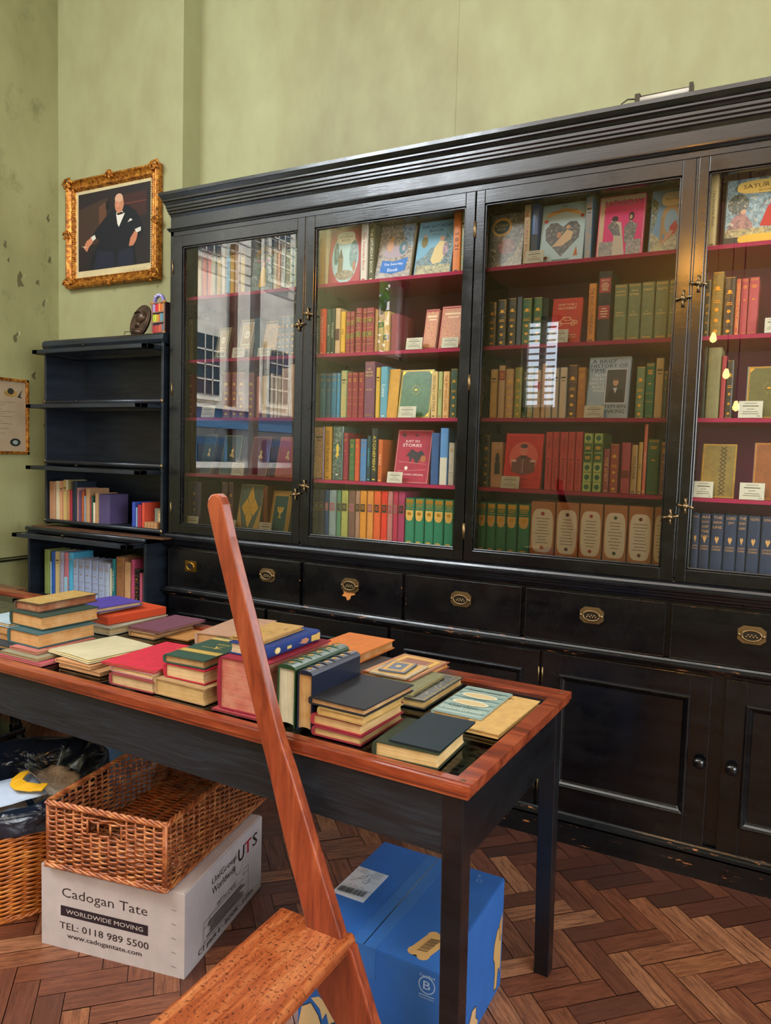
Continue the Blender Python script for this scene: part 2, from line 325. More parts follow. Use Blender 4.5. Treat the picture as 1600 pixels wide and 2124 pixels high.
def blinds(axis, a0, a1, ztop, zbot, pos, label):
    b = MB('blind_slat'); z = ztop
    while z > zbot:
        if axis == 'x': b.add([(pos, a0, z), (pos, a1, z), (pos+.035, a1, z-.028), (pos+.035, a0, z-.028)], [(0, 1, 2, 3)])
        else: b.add([(a0, pos, z), (a1, pos, z), (a1, pos+.035, z-.028), (a0, pos+.035, z-.028)], [(0, 1, 2, 3)])
        z -= .075
    o = b.build('venetian_blind'); tag(o, label, 'blind')
blinds('x', wy0+.06, .44, 3.45, 2.70, XL-.06, 'white slatted blind half lowered in the left street window'); blinds('x', .52, wy1-.06, 3.45, 2.70, XL-.06, 'white slatted blind in the window pane nearest the portrait wall')
blinds('y', rx0+.06, rx1-.06, 3.06, 2.05, -3.06, 'white slatted blind in the window behind the viewer')
# the street outside the left window, seen only as reflections in the cabinet glass
b = MB('facade_stone'); b.box(-12, -11, -24, 14, -1, 9)
y = -22.0
while y < 13:
    for z in (2.66, 5.6):
        b.box(-10.98, -10.9, y-.48, y+.48, z-.12, z+1.42); b.box(-10.9, -10.88, y-.36, y+.36, z, z+1.25, mat='facade_dark')
        for k in range(1, 3): b.box(-10.88, -10.86, y-.36+k*.24-.012, y-.36+k*.24+.012, z, z+1.25)
        for k in range(1, 4): b.box(-10.88, -10.86, y-.36, y+.36, z+k*.31-.015, z+k*.31+.015)
    b.box(-10.98, -10.85, y-.9, y-.78, -1, 6, mat='brown_desk')
    b.box(-10.95, -10.85, y-.6, y+.5, -1, 1.75, mat='shop_blue'); b.box(-10.85, -10.83, y-.5, y+.35, -.2, 1.6, mat='facade_dark')
    y += 2.53
b.box(-10.95, -10.7, -24, 14, 1.95, 2.35, mat='shop_blue'); b.box(-10.95, -10.6, -24, 14, 2.35, 2.42)
b.box(-9.6, -9.5, -24, 14, 1.12, 1.24); b.box(-9.6, -9.5, -24, 14, .2, 1.12, mat='shop_blue')
tag(b.build('street_building'), 'pale stone street building reflected in the left cabinet door', 'building')
b = MB('street'); b.box(-12, XL-.3, -24, 14, -1.1, -1); struct(b.build('ground'))
tr = thing('street_tree', (-7.6, -9.2, -1), 'leafy green tree outside reflected in the second cabinet door', 'tree')
MB('brown_desk').tube([(0, 0, 0), (.05, .05, 2.5), (0, 0, 4.5)], [.16, .12, .08], 10).build('trunk', tr)
b = MB('leaf_green'); rt_ = random.Random(12)
for k in range(900):
    a = rt_.uniform(0, 2*pi); c_ = rt_.uniform(-1, 1); q = 1.9*rt_.uniform(.5, 1)**.5; x, y, z = q*cos(a)*sqrt(1-c_*c_), q*sin(a)*sqrt(1-c_*c_)*1.2, 4.9+q*c_*1.2; s_ = rt_.uniform(.12, .25); u_ = rt_.uniform(0, 6)
    b.add([(x, y, z), (x+s_*cos(u_), y+s_*sin(u_), z+.05), (x+s_*.6, y+s_*.3, z+s_), (x-s_*.5, y, z+s_*.8)], [(0, 1, 2, 3)])
b.build('crown', tr)
for i, (x, y, z) in enumerate([(-.84, -2.2, 3.45), (-.63, -2.2, 2.62), (-.50, -2.2, 2.28), (-.40, -2.2, 1.98)]):
    t = thing('pendant_lamp', (x, y, z), 'warm glowing bulb reflected in the cabinet, ' + ['highest', 'second highest', 'second lowest', 'lowest'][i]+' of four', 'lamp', 'warm pendant bulbs')
    MB('lamp_glow').lathe([(r_*(3.2 if i == 0 else 1), h_*(3.2 if i == 0 else 1)) for r_, h_ in ((.005, -.035), (.026, -.02), (.032, 0), (.024, .03), (.012, .06))], (0, 0, 0), n=14).build('bulb', t)
    MB('dark_metal').tube([(0, 0, .06), (0, 0, ZC-z)], .006).build('cord', t)
    if i == 0:
        pl = bpy.data.lights.new('pendant_light', 'POINT'); pl.energy = 120; pl.shadow_soft_size = .11; pl.color = (1, .42, .06)
        po = bpy.data.objects.new('pendant_light', pl); C.objects.link(po); po.location = (x, y+.02, z-.13)
# parquet
W_, L_ = .068, .2215; ang = R(44.6); e1 = Vector((cos(ang), sin(ang))); e2 = Vector((-sin(ang), cos(ang))); P0 = Vector((-.458, 1.819))
b = MB('parquet'); b.add([(XL-.1, -3.1, -.004), (3.1, -3.1, -.004), (3.1, YR+.1, -.004), (XL-.1, YR+.1, -.004)], [(0, 1, 2, 3)], '#120806'); b.uv.append([(0, 0)]*4)
rnd = random.Random(11); tones = ['#70422e', '#7c4a32', '#925c3e', '#5e3828', '#9c6848', '#a87250', '#76442e', '#885438', '#683e2c', '#96603e']
for i in range(-60, 60):
    for j in range(-14, 14):
        for typ in (0, 1):
            ox = i*W_+j*L_; oy = -i*W_+j*L_
            if typ == 0: x0, x1, y0, y1 = ox, ox+L_, oy, oy+W_
            else: x0, x1, y0, y1 = ox+L_, ox+L_+W_, oy, oy+L_
            c = P0+e1*(x0+x1)/2+e2*(y0+y1)/2
            if not (XL < c.x < 1.4 and -.2 < c.y < YR): continue
            g = .0012; q = [P0+e1*x+e2*y for x, y in ((x0+g, y0+g), (x1-g, y0+g), (x1-g, y1-g), (x0+g, y1-g))]
            dz = rnd.uniform(-.0006, .0006)
            border = c.y > 2.47
            col = rnd.choice(['#46281e', '#523026', '#3c2620', '#5a362a']) if border and rnd.random() < .95 else rnd.choice(tones)
            b.add([(p.x, p.y, dz) for p in q], [(0, 1, 2, 3)], col); r1, r2 = rnd.uniform(0, 9), rnd.uniform(0, 9)
            b.uv.append([(r1, r2), (r1+L_, r2), (r1+L_, r2+W_), (r1, r2+W_)] if typ == 0 else [(r1, r2), (r1, r2+W_), (r1+L_, r2+W_), (r1+L_, r2)])
b.fix = False
struct(b.build('floor'))
b = MB('dark_metal'); b.tube([(XL+.012, 1.4, .775), (XL+.012, YP-.01, .782)], .007); b.tube([(XL+.03, 1.4, .79), (XL+.03, YP-.01, .80)], .004)
tag(b.build('wall_cable'), 'thin dark cable clipped along the green left wall', 'cable')

# ------------------------------------------------------------------ display cabinet
Y0 = 2.72; CX0, CX1 = -2.655, 1.30; YB = 3.10
cab = thing('display_cabinet', (-1.0, Y0, 0), 'long black glazed display cabinet filled with books along green wall', 'cabinet')
Mi = Matrix.Translation((1.0, -Y0, 0))
def cb(b, name, parent=None, bevel=0, label=None): return b.build(name, parent or cab, Mi if parent is None else None, bevel, label)
def mould(b, prof, x0=CX0, x1=CX1, y0=Y0, yb=YB, mat=None):
    n = len(prof); vs_ = []
    for o_, z in prof: vs_ += [(x0-o_, yb, z), (x0-o_, y0-o_, z), (x1, y0-o_, z)]
    fs = []
    for i in range(n-1): fs += [(3*i, 3*i+1, 3*i+4, 3*i+3), (3*i+1, 3*i+2, 3*i+5, 3*i+4)]
    return b.add(vs_, fs, None, mat)
b = MB('black_lacquer')
mould(b, [(0, 2.535), (.004, 2.548), (.009, 2.553), (.009, 2.560), (.014, 2.566), (.014, 2.574), (.018, 2.580), (.018, 2.590), (.021, 2.592), (.024, 2.600), (.030, 2.606), (.030, 2.612), (.033, 2.618), (.037, 2.628), (.038, 2.631), (.0424, 2.631), (.0424, 2.645), (-.3, 2.650)])
cb(b, 'cornice')
b = MB('black_rubbed'); b.box(CX0, CX1, Y0, YB, 2.486, 2.548); b.box(CX0, CX1, Y0, Y0+.03, 2.447, 2.468)
mould(b, [(0, 2.468), (.006, 2.468), (.008, 2.473), (.013, 2.479), (.0136, 2.484), (0, 2.488)]); cb(b, 'frieze')
b = MB('black_lacquer')
b.box(CX0, CX0+.02, Y0+.0, YB, 1.01, 2.47); b.box(CX1-.02, CX1, Y0, YB, 1.01, 2.47); b.box(CX0, CX1, Y0+.03, YB, 2.405, 2.47); b.box(CX0, CX1, Y0+.005, YB, .96, 1.034)
for x in (-1.872, -1.087, -.302, .485): b.box(x-.018, x+.018, Y0+.034, YB-.02, 1.03, 2.41)
for x in (-1.868, -.302): b.box(x-.004, x+.004, Y0-.004, Y0+.03, 1.035, 2.443)
b.box(CX0, CX1, Y0+.012, YB, .1, .96)
for x in (CX0+.006,): b.box(x-.006, x+.014, Y0-.001, Y0+.03, 1.02, 2.45)
cb(b, 'carcass', bevel=.0015)
b = MB('back_cloth'); b.box(CX0+.02, CX1-.02, YB-.02, YB-.01, 1.03, 2.41); cb(b, 'back_panel', label='dark crimson lining')
DOORS = [(-2.633, -1.872, -2.577, -1.911), (-1.864, -1.089, -1.822, -1.128), (-1.085, -.306, -1.050, -.349), (-.298, .480, -.266, .442), (.486, 1.28, .53, 1.24)]
BAYX = [(-2.635, -1.890), (-1.854, -1.105), (-1.069, -.320), (-.284, .467)]
for bi, (x0, x1) in enumerate(BAYX):
    for z in (2.166, 1.865, 1.587, 1.314):
        b = MB('crimson_baize'); b.box(x0, x1, 2.768, YB-.022, z-.014, z); cb(b, 'shelf', label='crimson cloth covered shelf')
def latch(parent, x, z, s=1):
    b = MB('old_brass'); y = Y0-.002
    b.lathe([(.011, 0), (.012, -.003), (.007, -.006), (.006, -.016), (.009, -.020), (.005, -.025)], (x, y, z), 'y', 14)
    b.tube([(x-.024, y-.014, z+.004*s), (x-.012, y-.015, z+.001*s), (x+.012, y-.015, z-.001*s), (x+.026, y-.014, z-.006*s)], [.0055, .003, .003, .0055], 8)
    b.tube([(x, y-.010, z-.026), (x, y-.011, z-.012), (x, y-.011, z+.012), (x, y-.010, z+.026)], [.006, .0035, .0035, .006], 8)
    b.build('latch', parent, Mi.inverted() @ Mi if False else None)
for di, (x0, x1, g0, g1) in enumerate(DOORS):
    b = MB('black_lacquer'); zt, zb_, gt, gb = 2.444, 1.022, 2.392, 1.066
    yf, yb_ = Y0-.006, Y0+.022
    b.box(x0, g0, yf, yb_, zb_, zt); b.box(g1, x1, yf, yb_, zb_, zt); b.box(g0, g1, yf, yb_, gt, zt); b.box(g0, g1, yf, yb_, zb_, gb)
    for (p, q, r_, s_) in ((g0, g0+.007, gb, gt), (g1-.007, g1, gb, gt)): b.box(p, q, yf+.006, yb_, r_, s_)
    b.box(g0, g1, yf+.006, yb_, gt-.007, gt); b.box(g0, g1, yf+.006, yb_, gb, gb+.007)
    d = cb(b, 'glazed_door', bevel=.002)
    g = MB('cabinet_glass'); g.add([(g0, Y0+.009, gb), (g1, Y0+.009, gb), (g1, Y0+.009, gt), (g0, Y0+.009, gt)], [(0, 1, 2, 3)]); g.build('glass_pane', d)
    hx = x0 if di in (0, 2, 4) else x1
    for z in (2.30, 1.72, 1.14):
        h = MB('old_brass'); h.tube([(hx, yf-.002, z-.03), (hx, yf-.002, z+.03)], .0035, 8); h.build('hinge', d)
    if di < 4:
        lx = x1-.018 if di in (0, 2) else x0+.020
        for z in ((1.985, 1.245) if di in (0, 2) else (2.03, 1.285)): latch(d, lx, z, 1 if di % 2 else -1)
b = MB('black_rubbed')
mould(b, [(0, .952), (.006, .955), (.008, .961), (.014, .966), (.016, .974), (.020, .978), (.022, .986), (.027, .990), (.028, .998), (.022, 1.003), (.016, 1.006), (.012, 1.014), (.003, 1.020), (0, 1.024)]); cb(b, 'waist_moulding')
def pull(parent, x, z, y=Y0-.004):
    b = MB('old_brass'); w_, h_, c_ = .043, .030, .017
    oc = [(x-w_+c_, z-h_), (x+w_-c_, z-h_), (x+w_, z-h_+c_*.8), (x+w_, z+h_-c_*.8), (x+w_-c_, z+h_), (x-w_+c_, z+h_), (x-w_, z+h_-c_*.8), (x-w_, z-h_+c_*.8)]
    b.prism(oc, y-.003, y, 'y'); b.prism([((p-x)*.86+x, (q-z)*.86+z) for p, q in oc], y-.0045, y-.003, 'y')
    b.prism(ell(x, z-.002, .031, .0165), y-.008, y-.004, 'y', mat='dark_metal')
    b.tube([(x+.030*cos(a), y-.010, z-.001+.018*sin(a)) for a in (2*pi*k/28 for k in range(28))], .0032, 6, closed=True)
    for k in range(7): b.lathe([(.0035, 0), (.0035, -.002), (.001, -.004)], (x-.016+.0053*k, y-.008, z-.002+.006*((k % 2)-.5)), 'y', 8)
    for s_ in (-1, 1): b.lathe([(.006, 0), (.006, -.006), (.003, -.010)], (x+s_*.037, y-.002, z), 'y', 10)
    b.build('drawer_pull', parent)
for i, (x0, x1, ps) in enumerate([(-2.650, -1.862, (-2.04,)), (-1.842, -1.352, (-1.6,)), (-1.334, -.843, (-1.088,)), (-.825, -.322, (-.575,)), (-.302, .20, (-.05,)), (.22, .72, (.47,))]):
    b = MB('black_lacquer'); b.box(x0, x1, Y0-.001, Y0+.02, .752, .942)
    e = .003
    for q in ((x0, x1, .752, .752+e), (x0, x1, .942-e, .942), (x0, x0+e, .752, .942), (x1-e, x1, .752, .942)): b.box(q[0], q[1], Y0-.005, Y0, q[2], q[3], mat='black_chipped')
    if i == 1: dec(b, ((-1.66, Y0-.0015, .80), (1, 0, 0), (0, 0, 1), .09, .05), [('p', [(.25, .9), (.5, 1), (.8, .85), (.95, .6), (.7, .45), (.66, .15), (.5, .0), (.42, .3), (.2, .35), (.3, .6)], '#b8783c')])
    d = cb(b, 'drawer', bevel=.001)
    for x in ps: pull(d, x, .868)
    if i == 0:
        b = MB('brass'); b.box(-2.538, -2.470, Y0-.006, Y0-.001, .838, .890, mat='brass'); b.tube([(-2.504+.021*cos(a), Y0-.008, .864+.017*sin(a)) for a in (2*pi*k/24 for k in range(24))], .0025, 6, closed=True)
        b.prism(ell(-2.504, .864, .018, .014), Y0-.0075, Y0-.006, 'y', mat='dark_metal'); b.build('flush_pull', d, label='square brass recessed pull plate')
b = MB('black_chipped'); mould(b, [(0, .712), (.008, .714), (.010, .720), (.018, .724), (.024, .730), (.025, .736), (.020, .741), (.012, .744), (.008, .750), (0, .752)]); cb(b, 'drawer_moulding')
for i, (x0, x1) in enumerate([(-2.650, -2.056), (-2.040, -1.414), (-1.400, -.762), (-.748, -.160), (-.118, .52), (.535, 1.17)]):
    b = MB('black_lacquer'); z0, z1 = .108, .706; p0, p1, q0, q1 = x0+.068, x1-.068, .205, .628
    yf = Y0-.002; b.box(x0, p0, yf, Y0+.02, z0, z1); b.box(p1, x1, yf, Y0+.02, z0, z1); b.box(p0, p1, yf, Y0+.02, q1, z1); b.box(p0, p1, yf, Y0+.02, z0, q0)
    b.box(p0, p1, Y0+.006, Y0+.02, q0, q1)
    n = 0
    for k, (ins, yo) in enumerate([(0, -.010), (.008, -.010), (.014, -.003), (.020, .003)]):
        pass
    prof = [(0, 0), (.003, -.009), (.009, -.010), (.014, -.004), (.020, .001), (.026, .008)]; vs_ = []
    for ins, yo in prof: vs_ += [(p0+ins-.004, yf+yo, q0+ins-.004), (p1-ins+.004, yf+yo, q0+ins-.004), (p1-ins+.004, yf+yo, q1-ins+.004), (p0+ins-.004, yf+yo, q1-ins+.004)]
    b.add(vs_, [(4*k+a, 4*k+(a+1) % 4, 4*k+4+(a+1) % 4, 4*k+4+a) for k in range(len(prof)-1) for a in range(4)])
    d = cb(b, 'cupboard_door', bevel=.0012)
    kx = x1-.025 if i % 2 else x0+.035
    MB('black_lacquer').lathe([(.010, 0), (.010, -.004), (.006, -.008), (.007, -.014), (.017, -.020), (.020, -.027), (.017, -.034), (.006, -.038)], (kx, yf, .408), 'y', 18).build('knob', d)
    for z in (.62, .2): MB('old_brass').tube([((x0 if i % 2 else x1), yf-.002, z-.028), ((x0 if i % 2 else x1), yf-.002, z+.028)], .003, 8).build('hinge', d)
b = MB('black_chipped'); b.box(CX0-.027, CX1, Y0-.027, YB, 0, .086)
mould(b, [(.027, .080), (.027, .088), (.018, .092), (.016, .099), (.009, .103), (.006, .108), (0, .110)]); cb(b, 'plinth')
# lamp on top
t = thing('strip_light', (-.42, Y0-.01, 2.647), 'slim strip light with curled lead lying on top of cabinet', 'lamp')
b = MB('dark_metal'); b.box(-.085, .085, .0, .02, .012, .030); b.box(-.095, -.078, -.012, .022, 0, .034); b.box(.078, .09, -.012, .022, 0, .038); b.build('housing', t)
MB('facade_stone').tube([(-.078, -.004, .014), (.078, -.004, .016)], .009, 10).build('tube', t)
MB('dark_metal').tube([(-.095, 0, .022), (-.12, .0, .026), (-.14, .0, .015), (-.148, 0, 0)], .0022, 6).build('lead', t)

# ------------------------------------------------------------------ book builder
def book_mesh(w, h, d, col, mat='cloth', t=.0025, bulge=None):
    b = MB(mat, col); bulge = min(.0035, w*.16) if bulge is None else bulge; t = min(t, w*.22)
    pr = [(-w/2, d), (-w/2, .002)]+[(-w/2*cos(a), -bulge*sin(a)) for a in (pi*k/6 for k in range(1, 6))]+[(w/2, .002), (w/2, d), (w/2-t, d), (w/2-t, t), (-w/2+t, t), (-w/2+t, d)]
    b.prism(pr, 0, h); return b
def page_mesh(w, h, d, edge, t=.0025):
    t = min(t, w*.22); b = MB('pages', edge); x = w/2-t; i = min(.004, h*.02)
    b.prism([(-x, t), (x, t), (x, d-i), (x*.5, d-i-.001-w*.05), (0, d-i-.001-w*.07), (-x*.5, d-i-.001-w*.05), (-x, d-i)], i, h-i); return b
GO = '#d0a048'
def spine_art(st, col, w, h, rnd):
    p = []
    if st == 'b' or st == 'b4' or st == 'ribgilt':
        for k in range(1, 6): y = k/6; p.append(('r', .5, y, .96, .012, GO, 'gilt'))
        for k in (0, 1, 2, 4): p.append(('e', .5, (k+.5)/6, .42, min(.055, .42*w/h), GO, 'gilt'))
        p += [('r', .5, .53, .7, .012, GO, 'gilt'), ('r', .5, .56, .6, .012, GO, 'gilt'), ('r', .5, .72, .7, .012, GO, 'gilt'), ('r', .5, .755, .5, .012, GO, 'gilt'), ('r', .5, .015, .96, .006, GO, 'gilt'), ('r', .5, .985, .96, .006, GO, 'gilt')]
    elif st == 'ls':
        for y0, c in ((.72, '#241c18'), (.42, '#1f4c30')):
            p += [('r', .5, y0, .98, .12, GO, 'gilt'), ('r', .5, y0, .86, .10, c)]+[('r', .5, y0+dy, .5, .012, GO, 'gilt') for dy in (-.025, 0, .025)]
        p += [('r', .5, y, .98, .006, GO, 'gilt') for y in (.03, .2, .32, .56, .9)]+[('r', .5, y, 1, .012, '#5c1820') for y in (.25, .88)]
    elif st.startswith('h'):
        n = int(st[1]); p += [('r', .5, .86-.03*k, .62-.1*(k % 2), .012, GO, 'gilt') for k in range(n)]+[('r', .5, y, .9, .005, GO, 'gilt') for y in (.95, .97, .04)]+[('r', .5, .62, .3, .02, GO, 'gilt')]
        if n == 3: p += [('r', .5, y, .9, .005, GO, 'gilt') for y in (.45, .3)]
    elif st == 'g':
        p += [('r', .5, .5, .92, .96, col, 'marks')]+[('r', .5, .80, .7, .03, '#2c241c')]+[('r', .5, .74, .5, .015, '#2c241c')]
    elif st == 'gg':
        p += [('r', .5, .90, .96, .012, GO, 'gilt'), ('r', .5, .945, .9, .07, GO, 'gilt'), ('r', .5, .87, .8, .014, GO, 'gilt'), ('r', .5, .84, .7, .014, GO, 'gilt'), ('r', .5, .80, .96, .010, GO, 'gilt'), ('r', .5, .70, .94, .13, GO, 'marks'), ('e', .5, .62, .8, .12, GO, 'marks'), ('e', .5, .70, .5, .07, GO, 'gilt'), ('r', .5, .08, .94, .10, GO, 'marks'), ('e', .5, .13, .75, .08, GO, 'marks'), ('e', .5, .08, .45, .05, GO, 'gilt')]
    elif st == 'ov':
        dk = '#2c2420'; lc = col if sum(lin(col)) > .25 else '#8c8478'
        p += [('r', .5, .685, .84, .15, GO, 'gilt'), ('r', .5, .685, .76, .14, dk if rnd.random() < .6 else '#8c5058')]+[('r', .5, .72-.02*k, .45, .008, lc) for k in range(4)]
    elif st == 'gleaf':
        for k in range(6): p += [('r', .5, (k+.5)/6, .9, .145, '#a8b868' if k not in (3, 4) else '#2c5c34', 'print')]+([('e', .5, (k+.5)/6, .62, .09, '#1f5c38'), ('r', .5, (k+.5)/6-.045, .1, .02, '#1f5c38')] if k not in (3, 4) else [('r', .5, (k+.5)/6+dy, .6, .012, GO, 'gilt') for dy in (-.02, 0, .02)])
    elif st == 'les':
        p += [('t', 'LES MISERABLES', .5, .30, .38, .34, '#5a1418', 90), ('r', .5, .53, .3, .02, '#5a1418'), ('t', 'HUGO', .5, .78, .22, .3, '#5a1418', 90)]
    elif st == 'rich':
        p += [('r', .5, .80, .94, .21, '#9c2430'), ('t', 'RICH', .5, .87, .6, .03, '#e0c8a0')]+lines(.5, .735, .83, 5, .7, '#e0c8a0', .01)+[('r', .5, .42, .94, .19, '#9c2430')]+lines(.5, .36, .47, 4, .65, '#e0c8a0', .012)
    elif st == 'lion':
        p += [('r', .5, .5, .9, .96, '#48665c', 'painted'), ('p', [(.3, .45), (.42, .5), (.35, .6), (.45, .68), (.6, .66), (.7, .58), (.62, .52), (.72, .44), (.55, .46), (.5, .4)], '#d8b848'), ('r', .5, .1, .2, .03, '#e0d8c0')]
    elif st == 'blk':
        p += [('r', .6, .55, .7, .6, '#a87850'), ('e', .62, .62, .4, .3, '#241a16'), ('r', .62, .42, .5, .25, '#1c1614')]
    elif st.startswith('slip:'):
        c = st[5:]; p += [('p', ell(.5, .52, .44, .36, 40, 4), '#d8ccb4'), ('e', .5, .80, .16, .16*w/h, c), ('e', .5, .24, .16, .16*w/h, c)]+lines(.5, .32, .72, 9, .62, '#6c6458', .010, int(w*1e5))
    elif st.startswith('con:'):
        words = st[4:].split(); n = len(words); p += [('t', q, .5, .95-.075*i, .8, .04, '#c89858') for i, q in enumerate(words[:5])]
        p += [('p', [(.3, .62), (.5, .54), (.7, .62), (.6, .66), (.5, .63), (.4, .66)], '#c89858'), ('t', 'JOSEPH', .5, .49, .8, .03, '#c89858'), ('t', 'CONRAD', .5, .45, .8, .03, '#c89858')]
    elif st.startswith('v:'):
        q = st[2:].split('#'); p += [('t', q[0], .5, .53, .78, .5, '#'+(q[1] if len(q) > 1 else '2c2824'), -90), ('r', .5, .04, .5, .02, '#'+(q[1] if len(q) > 1 else '2c2824'))]
    elif st.startswith('t2:'):
        q = st[3:].split(':'); ws = q[0].split(); p += [('t', s_, .5, .87-.06*i, .84, .035, '#dcbc70') for i, s_ in enumerate(ws)]+[('t', s_, .5, .5-.05*i, .7, .026, '#dcbc70') for i, s_ in enumerate(q[1].split())]+[('r', .5, .96, .95, .006, GO, 'gilt'), ('r', .5, .05, .8, .008, GO, 'gilt')]
    elif st.startswith('L.'):
        q = st[1:].split(','); y0, y1 = float(q[0]), float(q[1]); p += [('r', .5, (y0+y1)/2, .96, y1-y0, q[2])]
        if len(q) > 3 and q[3] == 'X': p += [('r', .5, (y0+y1)/2+k*(y1-y0)*.2, .6, .012, GO, 'gilt') for k in (-1, 0, 1)]
    return p
def pick_mat(st):
    if st in ('b', 'b4', 'ls', 'gleaf', 'ribgilt', 'frame'): return 'leather'
    if st.startswith('v:') or st in ('g', 'lion') or st.startswith('L.'): return 'jacket'
    if st in ('worn',): return 'worn_cloth'
    return 'cloth'
ORD = ['first', 'second', 'third', 'fourth', 'fifth', 'sixth', 'seventh', 'eighth', 'ninth', 'tenth', 'eleventh', 'twelfth', 'thirteenth', 'fourteenth', 'fifteenth', 'sixteenth', 'seventeenth', 'eighteenth', 'nineteenth', 'twentieth', 'twenty-first', 'twenty-second']
SHN = {1: 'top shelf', 2: 'second shelf', 3: 'third shelf', 4: 'fourth shelf', 5: 'bottom row'}
BYN = {1: 'leftmost glass door', 2: 'second glass door', 3: 'third glass door', 4: 'rightmost glass door'}
ZS = {1: 2.166, 2: 1.865, 3: 1.587, 4: 1.314, 5: 1.034}
